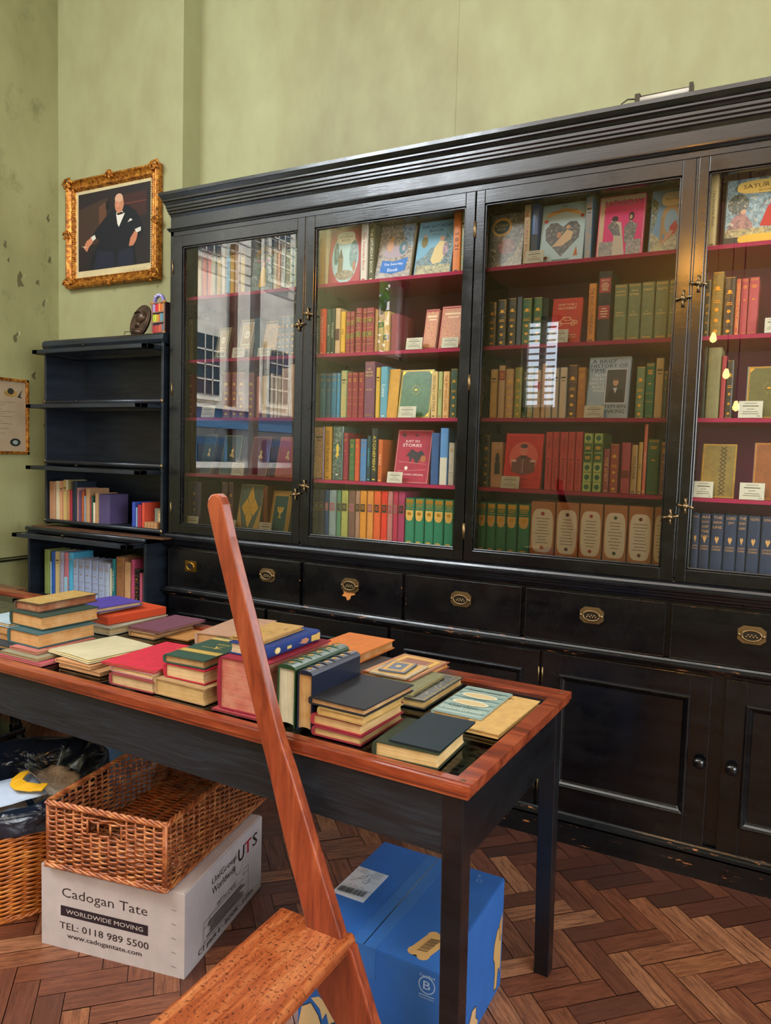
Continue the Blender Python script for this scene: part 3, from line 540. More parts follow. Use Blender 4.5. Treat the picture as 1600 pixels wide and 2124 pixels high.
SHELF_BOOKS = [
 (1, 1, -2.5431, 0.0257, 0.251, 0.15, '#b9a878', 'g', 'cream spotted spine book'),
 (1, 1, -2.5127, 0.0281, 0.2405, 0.15, '#c2562b', 'p', 'burnt orange cloth book'),
 (1, 1, -2.4829, 0.0234, 0.235, 0.15, '#c75a2e', 'p', 'bright orange cloth book'),
 (1, 1, -2.4539, 0.0277, 0.237, 0.15, '#8c9a84', 'g', 'grey green spine book'),
 (1, 1, -2.4207, 0.028, 0.231, 0.15, '#9a8a3a', 'g', 'olive gold spine book'),
 (1, 1, -2.3928, 0.021, 0.2355, 0.15, '#cfc3a4', 'p', 'cream spine book'),
 (1, 1, -2.3665, 0.0264, 0.23, 0.15, '#7fb0c4', 'v:BOOK', 'pale blue jacket book'),
 (1, 1, -2.3365, 0.0268, 0.2315, 0.15, '#c3a14a', 'g', 'yellow patterned spine book'),
 (1, 1, -2.3083, 0.0242, 0.231, 0.15, '#cdb59a', 'p', 'beige spine book'),
 (1, 1, -2.2788, 0.0282, 0.2305, 0.15, '#94842f', 'g', 'dark gold spine book'),
 (1, 1, -2.0945, 0.0205, 0.2245, 0.15, '#d2c8a0', 'p', 'cream thin jacket book'),
 (1, 1, -2.0704, 0.0227, 0.2245, 0.15, '#bd7a4c', 'g', 'tan orange spine book'),
 (1, 1, -2.0454, 0.0214, 0.224, 0.15, '#d6d8c4', 'v:SATURDAY', 'white jacket book'),
 (1, 1, -2.0113, 0.039, 0.225, 0.15, '#4f8a6c', 'g', 'wide green jacket book'),
 (1, 1, -1.9767, 0.0238, 0.2255, 0.15, '#57a9a8', 'g', 'turquoise jacket book'),
 (1, 2, -2.6238, 0.0265, 0.2065, 0.15, '#22302e', 'g', 'dark green gilt spine book'),
 (1, 2, -2.5922, 0.0295, 0.207, 0.15, '#1e3536', 'g', 'dark teal gilt spine book'),
 (1, 2, -2.1897, 0.0354, 0.185, 0.15, '#2e5560', 'p', 'teal cloth book'),
 (1, 2, -2.0626, 0.02, 0.1845, 0.15, '#26322c', 'b', 'dark leather gilt book'),
 (1, 2, -2.0394, 0.0204, 0.183, 0.15, '#24302b', 'b', 'blackish green leather gilt book'),
 (1, 2, -2.0136, 0.0242, 0.182, 0.15, '#29352f', 'b', 'green black leather gilt book'),
 (1, 2, -1.9821, 0.0301, 0.1815, 0.15, '#202b27', 'b', 'near black leather gilt book'),
 (1, 3, -2.625, 0.0386, 0.2125, 0.15, '#2c2522', 'p', 'dark brown spine book'),
 (1, 3, -2.5864, 0.0297, 0.209, 0.15, '#8c2430', 'b', 'red gilt banded book'),
 (1, 3, -2.3698, 0.0455, 0.2155, 0.15, '#7e3f38', 'b', 'maroon gilt banded set volume'),
 (1, 3, -2.3196, 0.0369, 0.2145, 0.15, '#7e3f38', 'b', 'maroon gilt banded set volume'),
 (1, 3, -2.2746, 0.0444, 0.213, 0.15, '#7e3f38', 'b', 'maroon gilt banded set volume'),
 (1, 3, -2.2208, 0.0359, 0.2115, 0.15, '#7e3f38', 'b', 'maroon gilt banded set volume'),
 (1, 3, -2.1732, 0.0207, 0.191, 0.15, '#c0765c', 'p', 'salmon cloth book'),
 (1, 3, -2.1437, 0.0305, 0.195, 0.15, '#c9ae7c', 'p', 'tan vellum book'),
 (1, 3, -2.1181, 0.0157, 0.192, 0.15, '#7b8688', 'p', 'grey cloth book'),
 (1, 3, -2.098, 0.0162, 0.2035, 0.15, '#e0d3bc', 'p', 'cream paper book'),
 (1, 3, -2.0778, 0.0161, 0.191, 0.15, '#d6c7ae', 'p', 'ivory thin book'),
 (1, 3, -2.0576, 0.0183, 0.193, 0.15, '#cdbb9c', 'p', 'pale buff book'),
 (1, 3, -2.0253, 0.0398, 0.225, 0.15, '#c8a788', 'p', 'tall beige book'),
 (1, 3, -1.9987, 0.0062, 0.2455, 0.15, '#dccdb0', 'p', 'very thin cream pamphlet'),
 (1, 3, -1.973, 0.0392, 0.2425, 0.15, '#c99b72', 'p', 'tall tan book'),
 (1, 4, -2.6405, 0.0198, 0.258, 0.15, '#3c2430', 'p', 'dark plum spine book'),
 (1, 4, -2.6154, 0.0236, 0.258, 0.15, '#46303c', 'p', 'purple brown spine book'),
 (1, 4, -2.5878, 0.0247, 0.2555, 0.15, '#3a2a30', 'p', 'dusky brown spine book'),
 (1, 5, -2.6319, 0.0298, 0.232, 0.15, '#4a4360', 'p', 'dusky violet spine book'),
 (1, 5, -2.599, 0.0276, 0.2335, 0.15, '#55496a', 'p', 'greyish purple spine book'),
 (1, 5, -2.5639, 0.0325, 0.24, 0.15, '#4d4462', 'b', 'purple banded book'),
 (1, 5, -2.5285, 0.0284, 0.236, 0.15, '#5a4c66', 'p', 'mauve spine book'),
 (1, 5, -2.3664, 0.0371, 0.243, 0.15, '#5d3a42', 'b', 'red brown banded book'),
 (1, 5, -2.3283, 0.0306, 0.2445, 0.15, '#61404a', 'b', 'dull maroon banded book'),
 (1, 5, -2.1217, 0.0244, 0.234, 0.15, '#8a5030', 'p', 'brown leather book'),
 (1, 5, -1.9643, 0.0167, 0.241, 0.15, '#b0202c', 'p', 'scarlet spine book'),
 (2, 1, -1.8592, 0.012, 0.229, 0.15, '#56a7c8', 'g', 'turquoise thin jacket book'),
 (2, 1, -1.8381, 0.0267, 0.2435, 0.15, '#b87828', 'p', 'ochre jacket book'),
 (2, 1, -1.8153, 0.0152, 0.2385, 0.15, '#c9b486', 'p', 'cream jacket book'),
 (2, 1, -1.6235, 0.032, 0.237, 0.15, '#d8cfc0', 'v:The Saturday Book#b0302c', 'white jacket book with red script'),
 (2, 1, -1.5883, 0.029, 0.2375, 0.15, '#4a4a34', 'v:THE SATURDAY BOOK#e0d8b0', 'olive jacket book with white capitals'),
 (2, 1, -1.1981, 0.0337, 0.237, 0.15, '#e07a2c', 'v:S B 21#30241c', 'orange and yellow striped jacket book'),
 (2, 1, -1.1702, 0.0149, 0.238, 0.15, '#3d8a84', 'g', 'teal patterned jacket book'),
 (2, 2, -1.8543, 0.023, 0.201, 0.15, '#17181a', 'v:E Y MARTIN#c9c9c9', 'black jacket book'),
 (2, 2, -1.8251, 0.0279, 0.2, 0.15, '#e0482a', 'v:MIDNIGHT#f0a080', 'vivid orange jacket book'),
 (2, 2, -1.7967, 0.0203, 0.198, 0.15, '#3c5c4a', 'v:BOOK#c9d0b0', 'green jacket book'),
 (2, 2, -1.7735, 0.0213, 0.198, 0.15, '#20382e', 'v:STORIES#c0c8a0', 'dark green jacket book'),
 (2, 2, -1.7476, 0.0245, 0.1985, 0.15, '#c8a878', 'L.3,.55,#5a3428,', 'cream and brown jacket book'),
 (2, 2, -1.7212, 0.0232, 0.1825, 0.15, '#d8a62c', 'v:VG#302418', 'yellow jacket book'),
 (2, 2, -1.6954, 0.0203, 0.1785, 0.15, '#9c3038', 'ls', 'red leather book with green labels'),
 (2, 2, -1.6723, 0.0202, 0.1795, 0.15, '#9c3038', 'ls', 'red leather book with green labels'),
 (2, 2, -1.6398, 0.0275, 0.1915, 0.15, '#9c3038', 'ls', 'red leather book with green labels'),
 (2, 2, -1.6149, 0.0188, 0.19, 0.15, '#9c3038', 'ls', 'red leather book with green labels'),
 (2, 2, -1.5849, 0.0351, 0.19, 0.15, '#9c3038', 'ls', 'wider red leather book with green labels'),
 (2, 2, -1.556, 0.0148, 0.181, 0.15, '#b08850', 'p', 'tan cloth book'),
 (2, 2, -1.533, 0.0267, 0.1585, 0.15, '#b28a58', 'L.66,.8,#2c5038,X', 'tan leather book with green label'),
 (2, 2, -1.5032, 0.027, 0.1685, 0.15, '#c8985c', 'L.3,.42,#20405c,X', 'light brown leather book with blue label'),
 (2, 2, -1.4675, 0.0359, 0.157, 0.15, '#8a3038', 'p', 'crimson cloth book'),
 (2, 3, -1.8474, 0.0243, 0.1935, 0.15, '#44382c', 'p', 'dark brown spine book'),
 (2, 3, -1.8183, 0.0286, 0.1975, 0.15, '#2f6068', 'h2', 'teal cloth book with gilt title'),
 (2, 3, -1.7878, 0.0261, 0.1965, 0.15, '#2c4f5c', 'h2', 'slate blue cloth book with gilt title'),
 (2, 3, -1.7583, 0.0265, 0.1965, 0.15, '#2f6f84', 'h2', 'blue cloth book with gilt title'),
 (2, 3, -1.7346, 0.0151, 0.196, 0.15, '#3f86a0', 'h2', 'lighter blue cloth book'),
 (2, 3, -1.7082, 0.0316, 0.206, 0.15, '#7a9468', 'g', 'leaf green illustrated jacket book'),
 (2, 3, -1.68, 0.0275, 0.1975, 0.15, '#903038', 'h3', 'dark red cloth set volume'),
 (2, 3, -1.6495, 0.0273, 0.1965, 0.15, '#903038', 'h3', 'dark red cloth set volume'),
 (2, 3, -1.6203, 0.0249, 0.196, 0.15, '#903038', 'h3', 'dark red cloth set volume'),
 (2, 3, -1.581, 0.0492, 0.241, 0.15, '#7a4a5c', 't2:LE GRAND MEAULNES:ALAIN-FOURNIER', 'tall mauve slipcased book'),
 (2, 3, -1.5398, 0.019, 0.2145, 0.15, '#c8a020', 'g', 'mustard yellow thin book'),
 (2, 3, -1.5116, 0.0325, 0.217, 0.15, '#5fa0b0', 'v:Love#e0e8d8', 'turquoise and yellow jacket book'),
 (2, 3, -1.2724, 0.0273, 0.189, 0.15, '#d8b878', 'v:YOU ONLY LIVE TWICE#403020', 'cream wood grain jacket book'),
 (2, 3, -1.2463, 0.0174, 0.1885, 0.15, '#a9b070', 'v:MAN#8a4a20', 'greenish yellow jacket book'),
 (2, 3, -1.2205, 0.0278, 0.1885, 0.15, '#dcb070', 'v:THE SPY WHO LOVED#a04028', 'peach jacket book with brown lettering'),
 (2, 3, -1.1861, 0.0304, 0.1985, 0.15, '#1f4a38', 'b', 'dark green gilt panelled book'),
 (2, 4, -1.8293, 0.0521, 0.234, 0.15, '#643048', 'g', 'wine marbled spine book'),
 (2, 4, -1.7819, 0.0354, 0.2345, 0.15, '#b8862c', 'v:BEYOND THE HIBOOKS#503810', 'old gold jacket book'),
 (2, 4, -1.7323, 0.054, 0.236, 0.15, '#3c5650', 'lion', 'dark green jacket book with gold lion'),
 (2, 4, -1.6889, 0.0222, 0.2085, 0.15, '#8c2438', 'h2', 'maroon cloth book'),
 (2, 4, -1.6595, 0.0292, 0.182, 0.15, '#3f6b3c', 'h3', 'green gilt cloth book'),
 (2, 4, -1.6309, 0.0208, 0.1825, 0.15, '#c8502c', 'h3', 'orange red gilt cloth book'),
 (2, 4, -1.6029, 0.0293, 0.1825, 0.15, '#4a80b0', 'h2', 'mid blue cloth book'),
 (2, 4, -1.5745, 0.0194, 0.1965, 0.15, '#1d3c44', 'v:Information#50b8c8', 'black jacket book with turquoise lettering'),
 (2, 4, -1.5458, 0.0299, 0.229, 0.15, '#22282a', 'v:ATONEMENT#e0c848', 'tall black jacket book with yellow capitals'),
 (2, 4, -1.5162, 0.0212, 0.1815, 0.15, '#c06030', 'v:TALES#f0d0a0', 'burnt orange jacket book'),
 (2, 4, -1.2601, 0.0353, 0.212, 0.15, '#33598a', 'p', 'navy and sky blue book'),
 (2, 4, -1.2207, 0.0363, 0.2325, 0.15, '#5a90c8', 'L.0,.48,#d0ccb8,', 'tall blue jacket book with cream lower half'),
 (2, 4, -1.1877, 0.0249, 0.173, 0.15, '#b8b2a0', 'h3', 'grey paper spine book'),
 (2, 4, -1.1675, 0.0114, 0.182, 0.15, '#23262c', 'p', 'near black spine book'),
 (2, 5, -1.8394, 0.0263, 0.2305, 0.15, '#1e2228', 'ov', 'coal black cloth book with oval title label'),
 (2, 5, -1.8097, 0.0267, 0.2315, 0.15, '#262a34', 'ov', 'charcoal cloth book with oval title label'),
 (2, 5, -1.782, 0.0213, 0.232, 0.15, '#1f3c5c', 'ov', 'navy cloth book with oval title label'),
 (2, 5, -1.7519, 0.0336, 0.233, 0.15, '#7c8a84', 'ov', 'stone grey cloth book with oval title label'),
 (2, 5, -1.7217, 0.0204, 0.234, 0.15, '#4f7a58', 'ov', 'sage green cloth book with oval title label'),
 (2, 5, -1.6916, 0.0336, 0.235, 0.15, '#9a9a4c', 'ov', 'olive yellow cloth book with oval title label'),
 (2, 5, -1.6548, 0.0333, 0.236, 0.15, '#6e4c3c', 'ov', 'brown cloth book with oval title label'),
 (2, 5, -1.6237, 0.0236, 0.237, 0.15, '#a07860', 'ov', 'taupe cloth book with oval title label'),
 (2, 5, -1.5944, 0.03, 0.238, 0.15, '#d08828', 'ov', 'amber cloth book with oval title label'),
 (2, 5, -1.5608, 0.0308, 0.239, 0.15, '#d28a3c', 'ov', 'light orange cloth book with oval title label'),
 (2, 5, -1.5262, 0.031, 0.24, 0.15, '#d85a28', 'ov', 'red orange cloth book with oval title label'),
 (2, 5, -1.4922, 0.0307, 0.241, 0.15, '#d8301c', 'ov', 'bright red cloth book with oval title label'),
 (2, 5, -1.4629, 0.0231, 0.242, 0.15, '#b07068', 'ov', 'dusky pink cloth book with oval title label'),
 (2, 5, -1.4383, 0.0214, 0.2425, 0.15, '#b02848', 'ov', 'crimson cloth book with oval title label'),
 (2, 5, -1.41, 0.0305, 0.2435, 0.15, '#a03058', 'ov', 'magenta cloth book with oval title label'),
 (2, 5, -1.3685, 0.0418, 0.218, 0.15, '#1f7a58', 'gg', 'green gilt flowered set volume'),
 (2, 5, -1.3236, 0.0403, 0.2185, 0.15, '#1f7a58', 'gg', 'green gilt flowered set volume'),
 (2, 5, -1.2792, 0.0407, 0.219, 0.15, '#1f7a58', 'gg', 'green gilt flowered set volume'),
 (2, 5, -1.2337, 0.0436, 0.219, 0.15, '#1f7a58', 'gg', 'green gilt flowered set volume'),
 (2, 5, -1.1888, 0.0396, 0.2195, 0.15, '#1f7a58', 'gg', 'green gilt flowered set volume'),
 (2, 5, -1.1614, 0.0096, 0.219, 0.15, '#1f7a58', 'gg', 'green gilt flowered set volume'),
 (3, 1, -0.9075, 0.0255, 0.227, 0.15, '#c8b890', 'v:THE SATURDAY BOOK#a03028', 'cream jacket book with red pattern'),
 (3, 1, -0.8772, 0.029, 0.2285, 0.15, '#2f5a94', 'L.0,.5,#2c3848,', 'blue and black jacket book'),
 (3, 1, -0.675, 0.0266, 0.23, 0.15, '#2f8ec0', 'g', 'bright blue jacket book'),
 (3, 2, -1.0354, 0.0336, 0.174, 0.15, '#2a3028', 'b', 'black leather gilt banded book'),
 (3, 2, -0.9934, 0.0354, 0.181, 0.15, '#2a3428', 'b', 'dark olive leather gilt banded book'),
 (3, 2, -0.9542, 0.0317, 0.1845, 0.15, '#28302a', 'b', 'blackish leather gilt banded book'),
 (3, 2, -0.9257, 0.0193, 0.1875, 0.15, '#5c6a74', 'p', 'slate grey cloth book'),
 (3, 2, -0.8949, 0.0371, 0.18, 0.15, '#2c6b3c', 'b', 'emerald leather gilt book'),
 (3, 2, -0.8525, 0.0333, 0.1805, 0.15, '#2f7040', 'b', 'bright green leather gilt book'),
 (3, 2, -0.8208, 0.0239, 0.172, 0.15, '#16281c', 'p', 'very dark green book'),
 (3, 2, -0.648, 0.0291, 0.214, 0.15, '#c87820', 'v:THE ROAD TO MANDALAY#4a2810', 'amber jacket book with dark lettering'),
 (3, 2, -0.6035, 0.0484, 0.254, 0.15, '#24282c', 'rich', 'tall black book with two red labels'),
 (3, 2, -0.5465, 0.0455, 0.2025, 0.15, '#6f805c', 't2:WUTHERING HEIGHTS:EMILY BRONTE', 'sage green book titled WUTHERING HEIGHTS'),
 (3, 2, -0.4984, 0.0438, 0.2025, 0.15, '#6f805c', 't2:JANE EYRE:C BRONTE', 'sage green book titled JANE EYRE'),
 (3, 2, -0.4519, 0.0426, 0.203, 0.15, '#6f805c', 't2:SHIRLEY:C BRONTE', 'sage green book titled SHIRLEY'),
 (3, 2, -0.4054, 0.0438, 0.203, 0.15, '#6f805c', 't2:VILLETTE:C BRONTE', 'sage green book titled VILLETTE'),
 (3, 2, -0.3664, 0.0282, 0.2025, 0.15, '#6f805c', 't2:THE PROFESSOR:C BRONTE', 'sage green book titled THE PROFESSOR'),
 (3, 3, -1.0178, 0.0303, 0.192, 0.15, '#a07838', 'g', 'brown gold patterned book'),
 (3, 3, -0.9856, 0.0277, 0.2055, 0.15, '#b08858', 'L.72,.9,#8c3020,X', 'tan book with red label'),
 (3, 3, -0.9522, 0.0325, 0.19, 0.15, '#c09058', 'b4', 'tan and red gilt book'),
 (3, 3, -0.9174, 0.0294, 0.1955, 0.15, '#8c8a2c', 'b', 'olive leather gilt book'),
 (3, 3, -0.8898, 0.0165, 0.18, 0.15, '#2c4c38', 'h2', 'dark green cloth book'),
 (3, 3, -0.8678, 0.0229, 0.198, 0.15, '#5c8a64', 'g', 'mid green patterned book'),
 (3, 3, -0.8413, 0.0265, 0.184, 0.15, '#b89a68', 'L.6,.75,#b03028,', 'cream patterned book with red label'),
 (3, 3, -0.8171, 0.0161, 0.2075, 0.15, '#d0a878', 'p', 'thin tan book'),
 (3, 3, -0.7959, 0.0229, 0.1905, 0.15, '#b0aca4', 'g', 'silver patterned book'),
 (3, 3, -0.7703, 0.0227, 0.19, 0.15, '#a8a49a', 'g', 'grey silver patterned book'),
 (3, 3, -0.7421, 0.0277, 0.1905, 0.15, '#c4c0b8', 'g', 'white silver patterned book'),
 (3, 3, -0.7065, 0.0351, 0.1995, 0.15, '#4a2418', 'b', 'dark brown leather gilt book'),
 (3, 3, -0.6731, 0.0296, 0.1885, 0.15, '#b8783c', 'h3', 'orange tan cloth gilt book'),
 (3, 3, -0.4625, 0.0299, 0.1845, 0.15, '#6a8858', 'b', 'green leather gilt squared book'),
 (3, 3, -0.4292, 0.0301, 0.197, 0.15, '#2f7048', 'h3', 'tall green cloth gilt book'),
 (3, 3, -0.3976, 0.0283, 0.2125, 0.15, '#b09a74', 'g', 'tall cream pictorial spine book'),
 (3, 3, -0.3764, 0.0111, 0.168, 0.15, '#3c5448', 'h2', 'grey green thin book'),
 (3, 3, -0.3607, 0.0156, 0.186, 0.15, '#c07078', 'p', 'pink cloth book'),
 (3, 4, -1.0391, 0.0308, 0.2065, 0.15, '#24261e', 'b', 'black gilt squared book'),
 (3, 4, -0.9951, 0.0487, 0.179, 0.15, '#c09068', 'blk', 'tan book with black portrait panel'),
 (3, 4, -0.7861, 0.0273, 0.221, 0.15, '#c83c40', 'les', 'coral red set volume'),
 (3, 4, -0.758, 0.0239, 0.2215, 0.15, '#c83c40', 'les', 'coral red set volume'),
 (3, 4, -0.7289, 0.0305, 0.2215, 0.15, '#c83c40', 'les', 'coral red set volume'),
 (3, 4, -0.6982, 0.026, 0.222, 0.15, '#c83c40', 'les', 'coral red set volume'),
 (3, 4, -0.6702, 0.0263, 0.2225, 0.15, '#c83c40', 'les', 'coral red set volume'),
 (3, 4, -0.6361, 0.0346, 0.2175, 0.15, '#8aa04c', 'gleaf', 'lime green gilt book with dark leaf panels'),
 (3, 4, -0.5993, 0.0337, 0.218, 0.15, '#8aa04c', 'gleaf', 'lime green gilt book with dark leaf panels'),
 (3, 4, -0.5673, 0.0224, 0.161, 0.15, '#8c2430', 'v:THE SPIRIT#d8a860', 'short maroon book'),
 (3, 4, -0.5388, 0.031, 0.18, 0.15, '#a03028', 'b', 'red leather gilt book'),
 (3, 4, -0.4992, 0.0331, 0.1855, 0.15, '#a82840', 'L.3,.45,#701828,', 'crimson leather gilt book'),
 (3, 4, -0.4692, 0.0221, 0.1775, 0.15, '#b8945c', 'v:VOLPONE#3a2a18', 'tan book titled VOLPONE'),
 (3, 4, -0.4494, 0.0143, 0.188, 0.15, '#c8a04c', 'v:NZ#3a2a18', 'straw yellow book'),
 (3, 4, -0.4335, 0.0119, 0.253, 0.15, '#d86848', 'v:PALACE#f0d0b0', 'tall thin coral book'),
 (3, 4, -0.4045, 0.0414, 0.1995, 0.15, '#3c6840', 'h2', 'broad forest green cloth book'),
 (3, 4, -0.3688, 0.0214, 0.19, 0.15, '#7a5848', 'h3', 'brown grey cloth book'),
 (3, 5, -1.0446, 0.0317, 0.218, 0.15, '#1f7a58', 'gg', 'green gilt flowered set volume'),
 (3, 5, -1.0067, 0.0371, 0.218, 0.15, '#1f7a58', 'gg', 'green gilt flowered set volume'),
 (3, 5, -0.9646, 0.0401, 0.2185, 0.15, '#1f7a58', 'gg', 'green gilt flowered set volume'),
 (3, 5, -0.92, 0.0418, 0.219, 0.15, '#1f7a58', 'gg', 'green gilt flowered set volume'),
 (3, 5, -0.8721, 0.0467, 0.2195, 0.15, '#1f7a58', 'gg', 'green gilt flowered set volume'),
 (3, 5, -0.798, 0.0939, 0.234, 0.2, '#b07248', 'slip:#a03028', 'red dotted tan slipcase with oval label'),
 (3, 5, -0.7024, 0.0852, 0.235, 0.2, '#b07248', 'slip:#4a3a50', 'purple dotted tan slipcase with oval label'),
 (3, 5, -0.6129, 0.0832, 0.2355, 0.2, '#b07248', 'slip:#a02838', 'crimson dotted tan slipcase with oval label'),
 (3, 5, -0.5241, 0.0832, 0.235, 0.2, '#b07248', 'slip:#2c4c38', 'green dotted tan slipcase with oval label'),
 (3, 5, -0.4351, 0.0836, 0.2355, 0.2, '#b07248', 'slip:#6c3028', 'brown dotted tan slipcase with oval label'),
 (3, 5, -0.3673, 0.0422, 0.2355, 0.2, '#b07248', 'slip:#a03028', 'half hidden dotted tan slipcase with oval label'),
 (4, 1, -0.2539, 0.0238, 0.2445, 0.15, '#b8a06c', 'v:The Saturday Book#504428', 'cream jacket book with black script'),
 (4, 2, -0.2549, 0.0177, 0.1945, 0.15, '#2c3020', 'b', 'dark olive patterned book'),
 (4, 2, -0.2253, 0.0366, 0.218, 0.15, '#8c7438', 'b', 'antique gold leather gilt book'),
 (4, 2, -0.1865, 0.0323, 0.1975, 0.15, '#38302a', 'b', 'dark brown leather squared book'),
 (4, 2, -0.1609, 0.0149, 0.19, 0.15, '#b84a30', 'v:THE HUNTING OF THE SNARK#e8a850', 'rust red book'),
 (4, 2, -0.1409, 0.0213, 0.19, 0.15, '#b04048', 'h2', 'rose red cloth book'),
 (4, 2, -0.1133, 0.0299, 0.191, 0.15, '#b44850', 'h2', 'wider rose red cloth book'),
 (4, 2, -0.0041, 0.0234, 0.1785, 0.15, '#3c4430', 'b', 'green leather book'),
 (4, 2, 0.0206, 0.0218, 0.1795, 0.15, '#6a4a30', 'b', 'brown leather book'),
 (4, 3, -0.2501, 0.0097, 0.2445, 0.15, '#2c3428', 'p', 'blackish green thin book'),
 (4, 3, -0.221, 0.0434, 0.2415, 0.15, '#8a8458', 'p', 'moss and grey green cloth book'),
 (4, 3, -0.1898, 0.0146, 0.212, 0.15, '#a83840', 'p', 'red cloth book'),
 (4, 3, -0.1695, 0.0224, 0.197, 0.15, '#34302c', 'b4', 'charcoal leather book with starred panels'),
 (4, 5, -0.2492, 0.0232, 0.2225, 0.15, '#22304c', 'con:CHANCE', 'dark navy cloth set volume'),
 (4, 5, -0.2187, 0.0339, 0.2225, 0.15, '#22304c', 'con:AN OUTCAST OF THE ISLANDS', 'navy book titled AN OUTCAST'),
 (4, 5, -0.1797, 0.0392, 0.223, 0.15, '#22304c', 'con:THE SHADOW LINE', 'navy cloth volume titled THE SHADOW LINE'),
 (4, 5, -0.1382, 0.0386, 0.2225, 0.15, '#22304c', 'con:LORD JIM', 'navy book titled LORD JIM'),
 (4, 5, -0.1021, 0.0289, 0.224, 0.15, '#22304c', 'con:THE SECRET AGENT', 'navy book titled THE SECRET AGENT'),
 (4, 5, -0.0662, 0.0382, 0.2235, 0.15, '#22304c', 'con:YOUTH', 'navy book titled YOUTH'),
 (4, 5, -0.0221, 0.0446, 0.2235, 0.15, '#22304c', 'con:ROMANCE', 'navy book titled ROMANCE'),
]
FACING_BOOKS = [
 (1, 1, -2.1703, 2.8, 0.1232, 0.2344, 0.03, 8, '#5f6b4c', 'satg', 'green jacket book showing a yellow arch over its title'),
 (1, 2, -2.4087, 2.8, 0.0774, 0.163, 0.02, 14, '#6d6a50', 'filig', 'grey leather book with gilt leaf filigree'),
 (1, 2, -2.2694, 2.8, 0.0995, 0.1968, 0.02, 14, '#7d7a6a', 'filig', 'grey cover book with large gilt scroll panel'),
 (1, 2, -2.129, 2.8, 0.0838, 0.1801, 0.02, 14, '#3a2c12', 'goldmap', 'dark brown cover book packed with gilt scrollwork'),
 (1, 4, -2.4951, 2.8, 0.0754, 0.1989, 0.02, 14, '#23403f', 'fig', 'teal cover book with gilt border line'),
 (1, 4, -2.3521, 2.8, 0.1137, 0.1981, 0.02, 14, '#1f4a48', 'fig', 'dark green cover book with gilt running figure'),
 (1, 4, -2.1777, 2.8, 0.1116, 0.1926, 0.02, 14, '#6b1f35', 'fig', 'maroon cover book with gilt insect'),
 (1, 4, -2.0226, 2.8, 0.1041, 0.1922, 0.02, 14, '#b5423e', 'fig', 'bright red cover book with gilt figures'),
 (1, 5, -2.398, 2.8, 0.0579, 0.204, 0.02, 14, '#6f9ab8', 'p', 'pale blue cover book mostly behind the ladder pole'),
 (1, 5, -2.2348, 2.8, 0.1418, 0.2441, 0.02, 12, '#66766a', 'diam', 'grey green cover book with gilt diamond lozenges'),
 (1, 5, -2.0555, 2.8, 0.1205, 0.2206, 0.02, 12, '#2f5a58', 'goblet', 'gilt bordered green cover book with a gold goblet'),
 (2, 1, -1.7246, 2.8, 0.1597, 0.2418, 0.03, 5, '#a8434a', 'satoval', 'rose red jacket book with oval garden picture'),
 (2, 1, -1.489, 2.8, 0.1638, 0.2432, 0.02, 13, '#8d8070', 'satmer', 'brown and blue jacket book with blue title banner'),
 (2, 1, -1.3054, 2.8, 0.1623, 0.2392, 0.02, 13, '#6aa0b8', 'satblue', 'sky blue jacket book with reclining figure on rocks'),
 (2, 2, -1.3066, 2.8, 0.0595, 0.1753, 0.02, 12, '#a03038', 'orn', 'red cover book with cream ornament behind price card'),
 (2, 2, -1.2166, 2.8, 0.0956, 0.1833, 0.02, 12, '#a8343c', 'orn', 'red cover book with dense cream arabesques'),
 (2, 3, -1.4684, 2.8, 0.048, 0.2084, 0.02, 6, '#d09a3c', 'p', 'ochre cover book face on beside turquoise spine'),
 (2, 3, -1.3667, 2.8, 0.1522, 0.2067, 0.02, 10, '#3d6b3e', 'greencorner', 'green leather book with gilt corner ornaments'),
 (2, 4, -1.3727, 2.8, 0.1621, 0.2295, 0.02, 11, '#a82440', 'justso', 'red cover book titled JUST SO STORIES'),
 (3, 1, -0.9944, 2.8, 0.1363, 0.2175, 0.03, 8, '#6a6a64', 'satfl', 'grey floral jacket book with blue oval title'),
 (3, 1, -0.776, 2.8, 0.1647, 0.2327, 0.02, 10, '#a8c4c8', 'satheart', 'pale blue jacket book with dark heart picture'),
 (3, 1, -0.5633, 2.8, 0.1606, 0.2337, 0.02, 10, '#e0387a', 'satpink', 'hot pink jacket book reading SATURDAY BOOK 28'),
 (3, 1, -0.4137, 2.8, 0.0934, 0.2329, 0.02, 10, '#6a8fa8', 'satarch', 'blue jacket book with ruined arch picture'),
 (3, 2, -0.7451, 2.8, 0.1113, 0.177, 0.02, 10, '#c82c1c', 'motor', 'scarlet book titled HOW TO BE A MOTORIST'),
 (3, 3, -0.5787, 2.8, 0.1496, 0.2314, 0.02, 10, '#8aa4b4', 'brief', 'grey blue book titled A BRIEF HISTORY OF TIME'),
 (3, 4, -0.8897, 2.8, 0.1503, 0.2169, 0.02, 8, '#d01820', 'napo', 'vermilion cover book with engraved officer portrait'),
 (4, 1, -0.1102, 2.8, 0.2144, 0.2293, 0.03, 8, '#505a5c', 'satcrowd', 'large jacket book with red dressed crowd picture'),
 (4, 3, -0.0496, 2.8, 0.1331, 0.1797, 0.02, 10, '#5a5a28', 'greencorner', 'moss green leather book with gilt edge line'),
 (4, 4, -0.1896, 2.8, 0.1082, 0.1905, 0.02, 12, '#7a6a30', 'zig', 'olive gold cover book with stamped zigzag'),
 (4, 4, -0.0293, 2.8, 0.1004, 0.1972, 0.02, 12, '#8a4a20', 'edge', 'chestnut leather cover book with gilt edge line'),
]
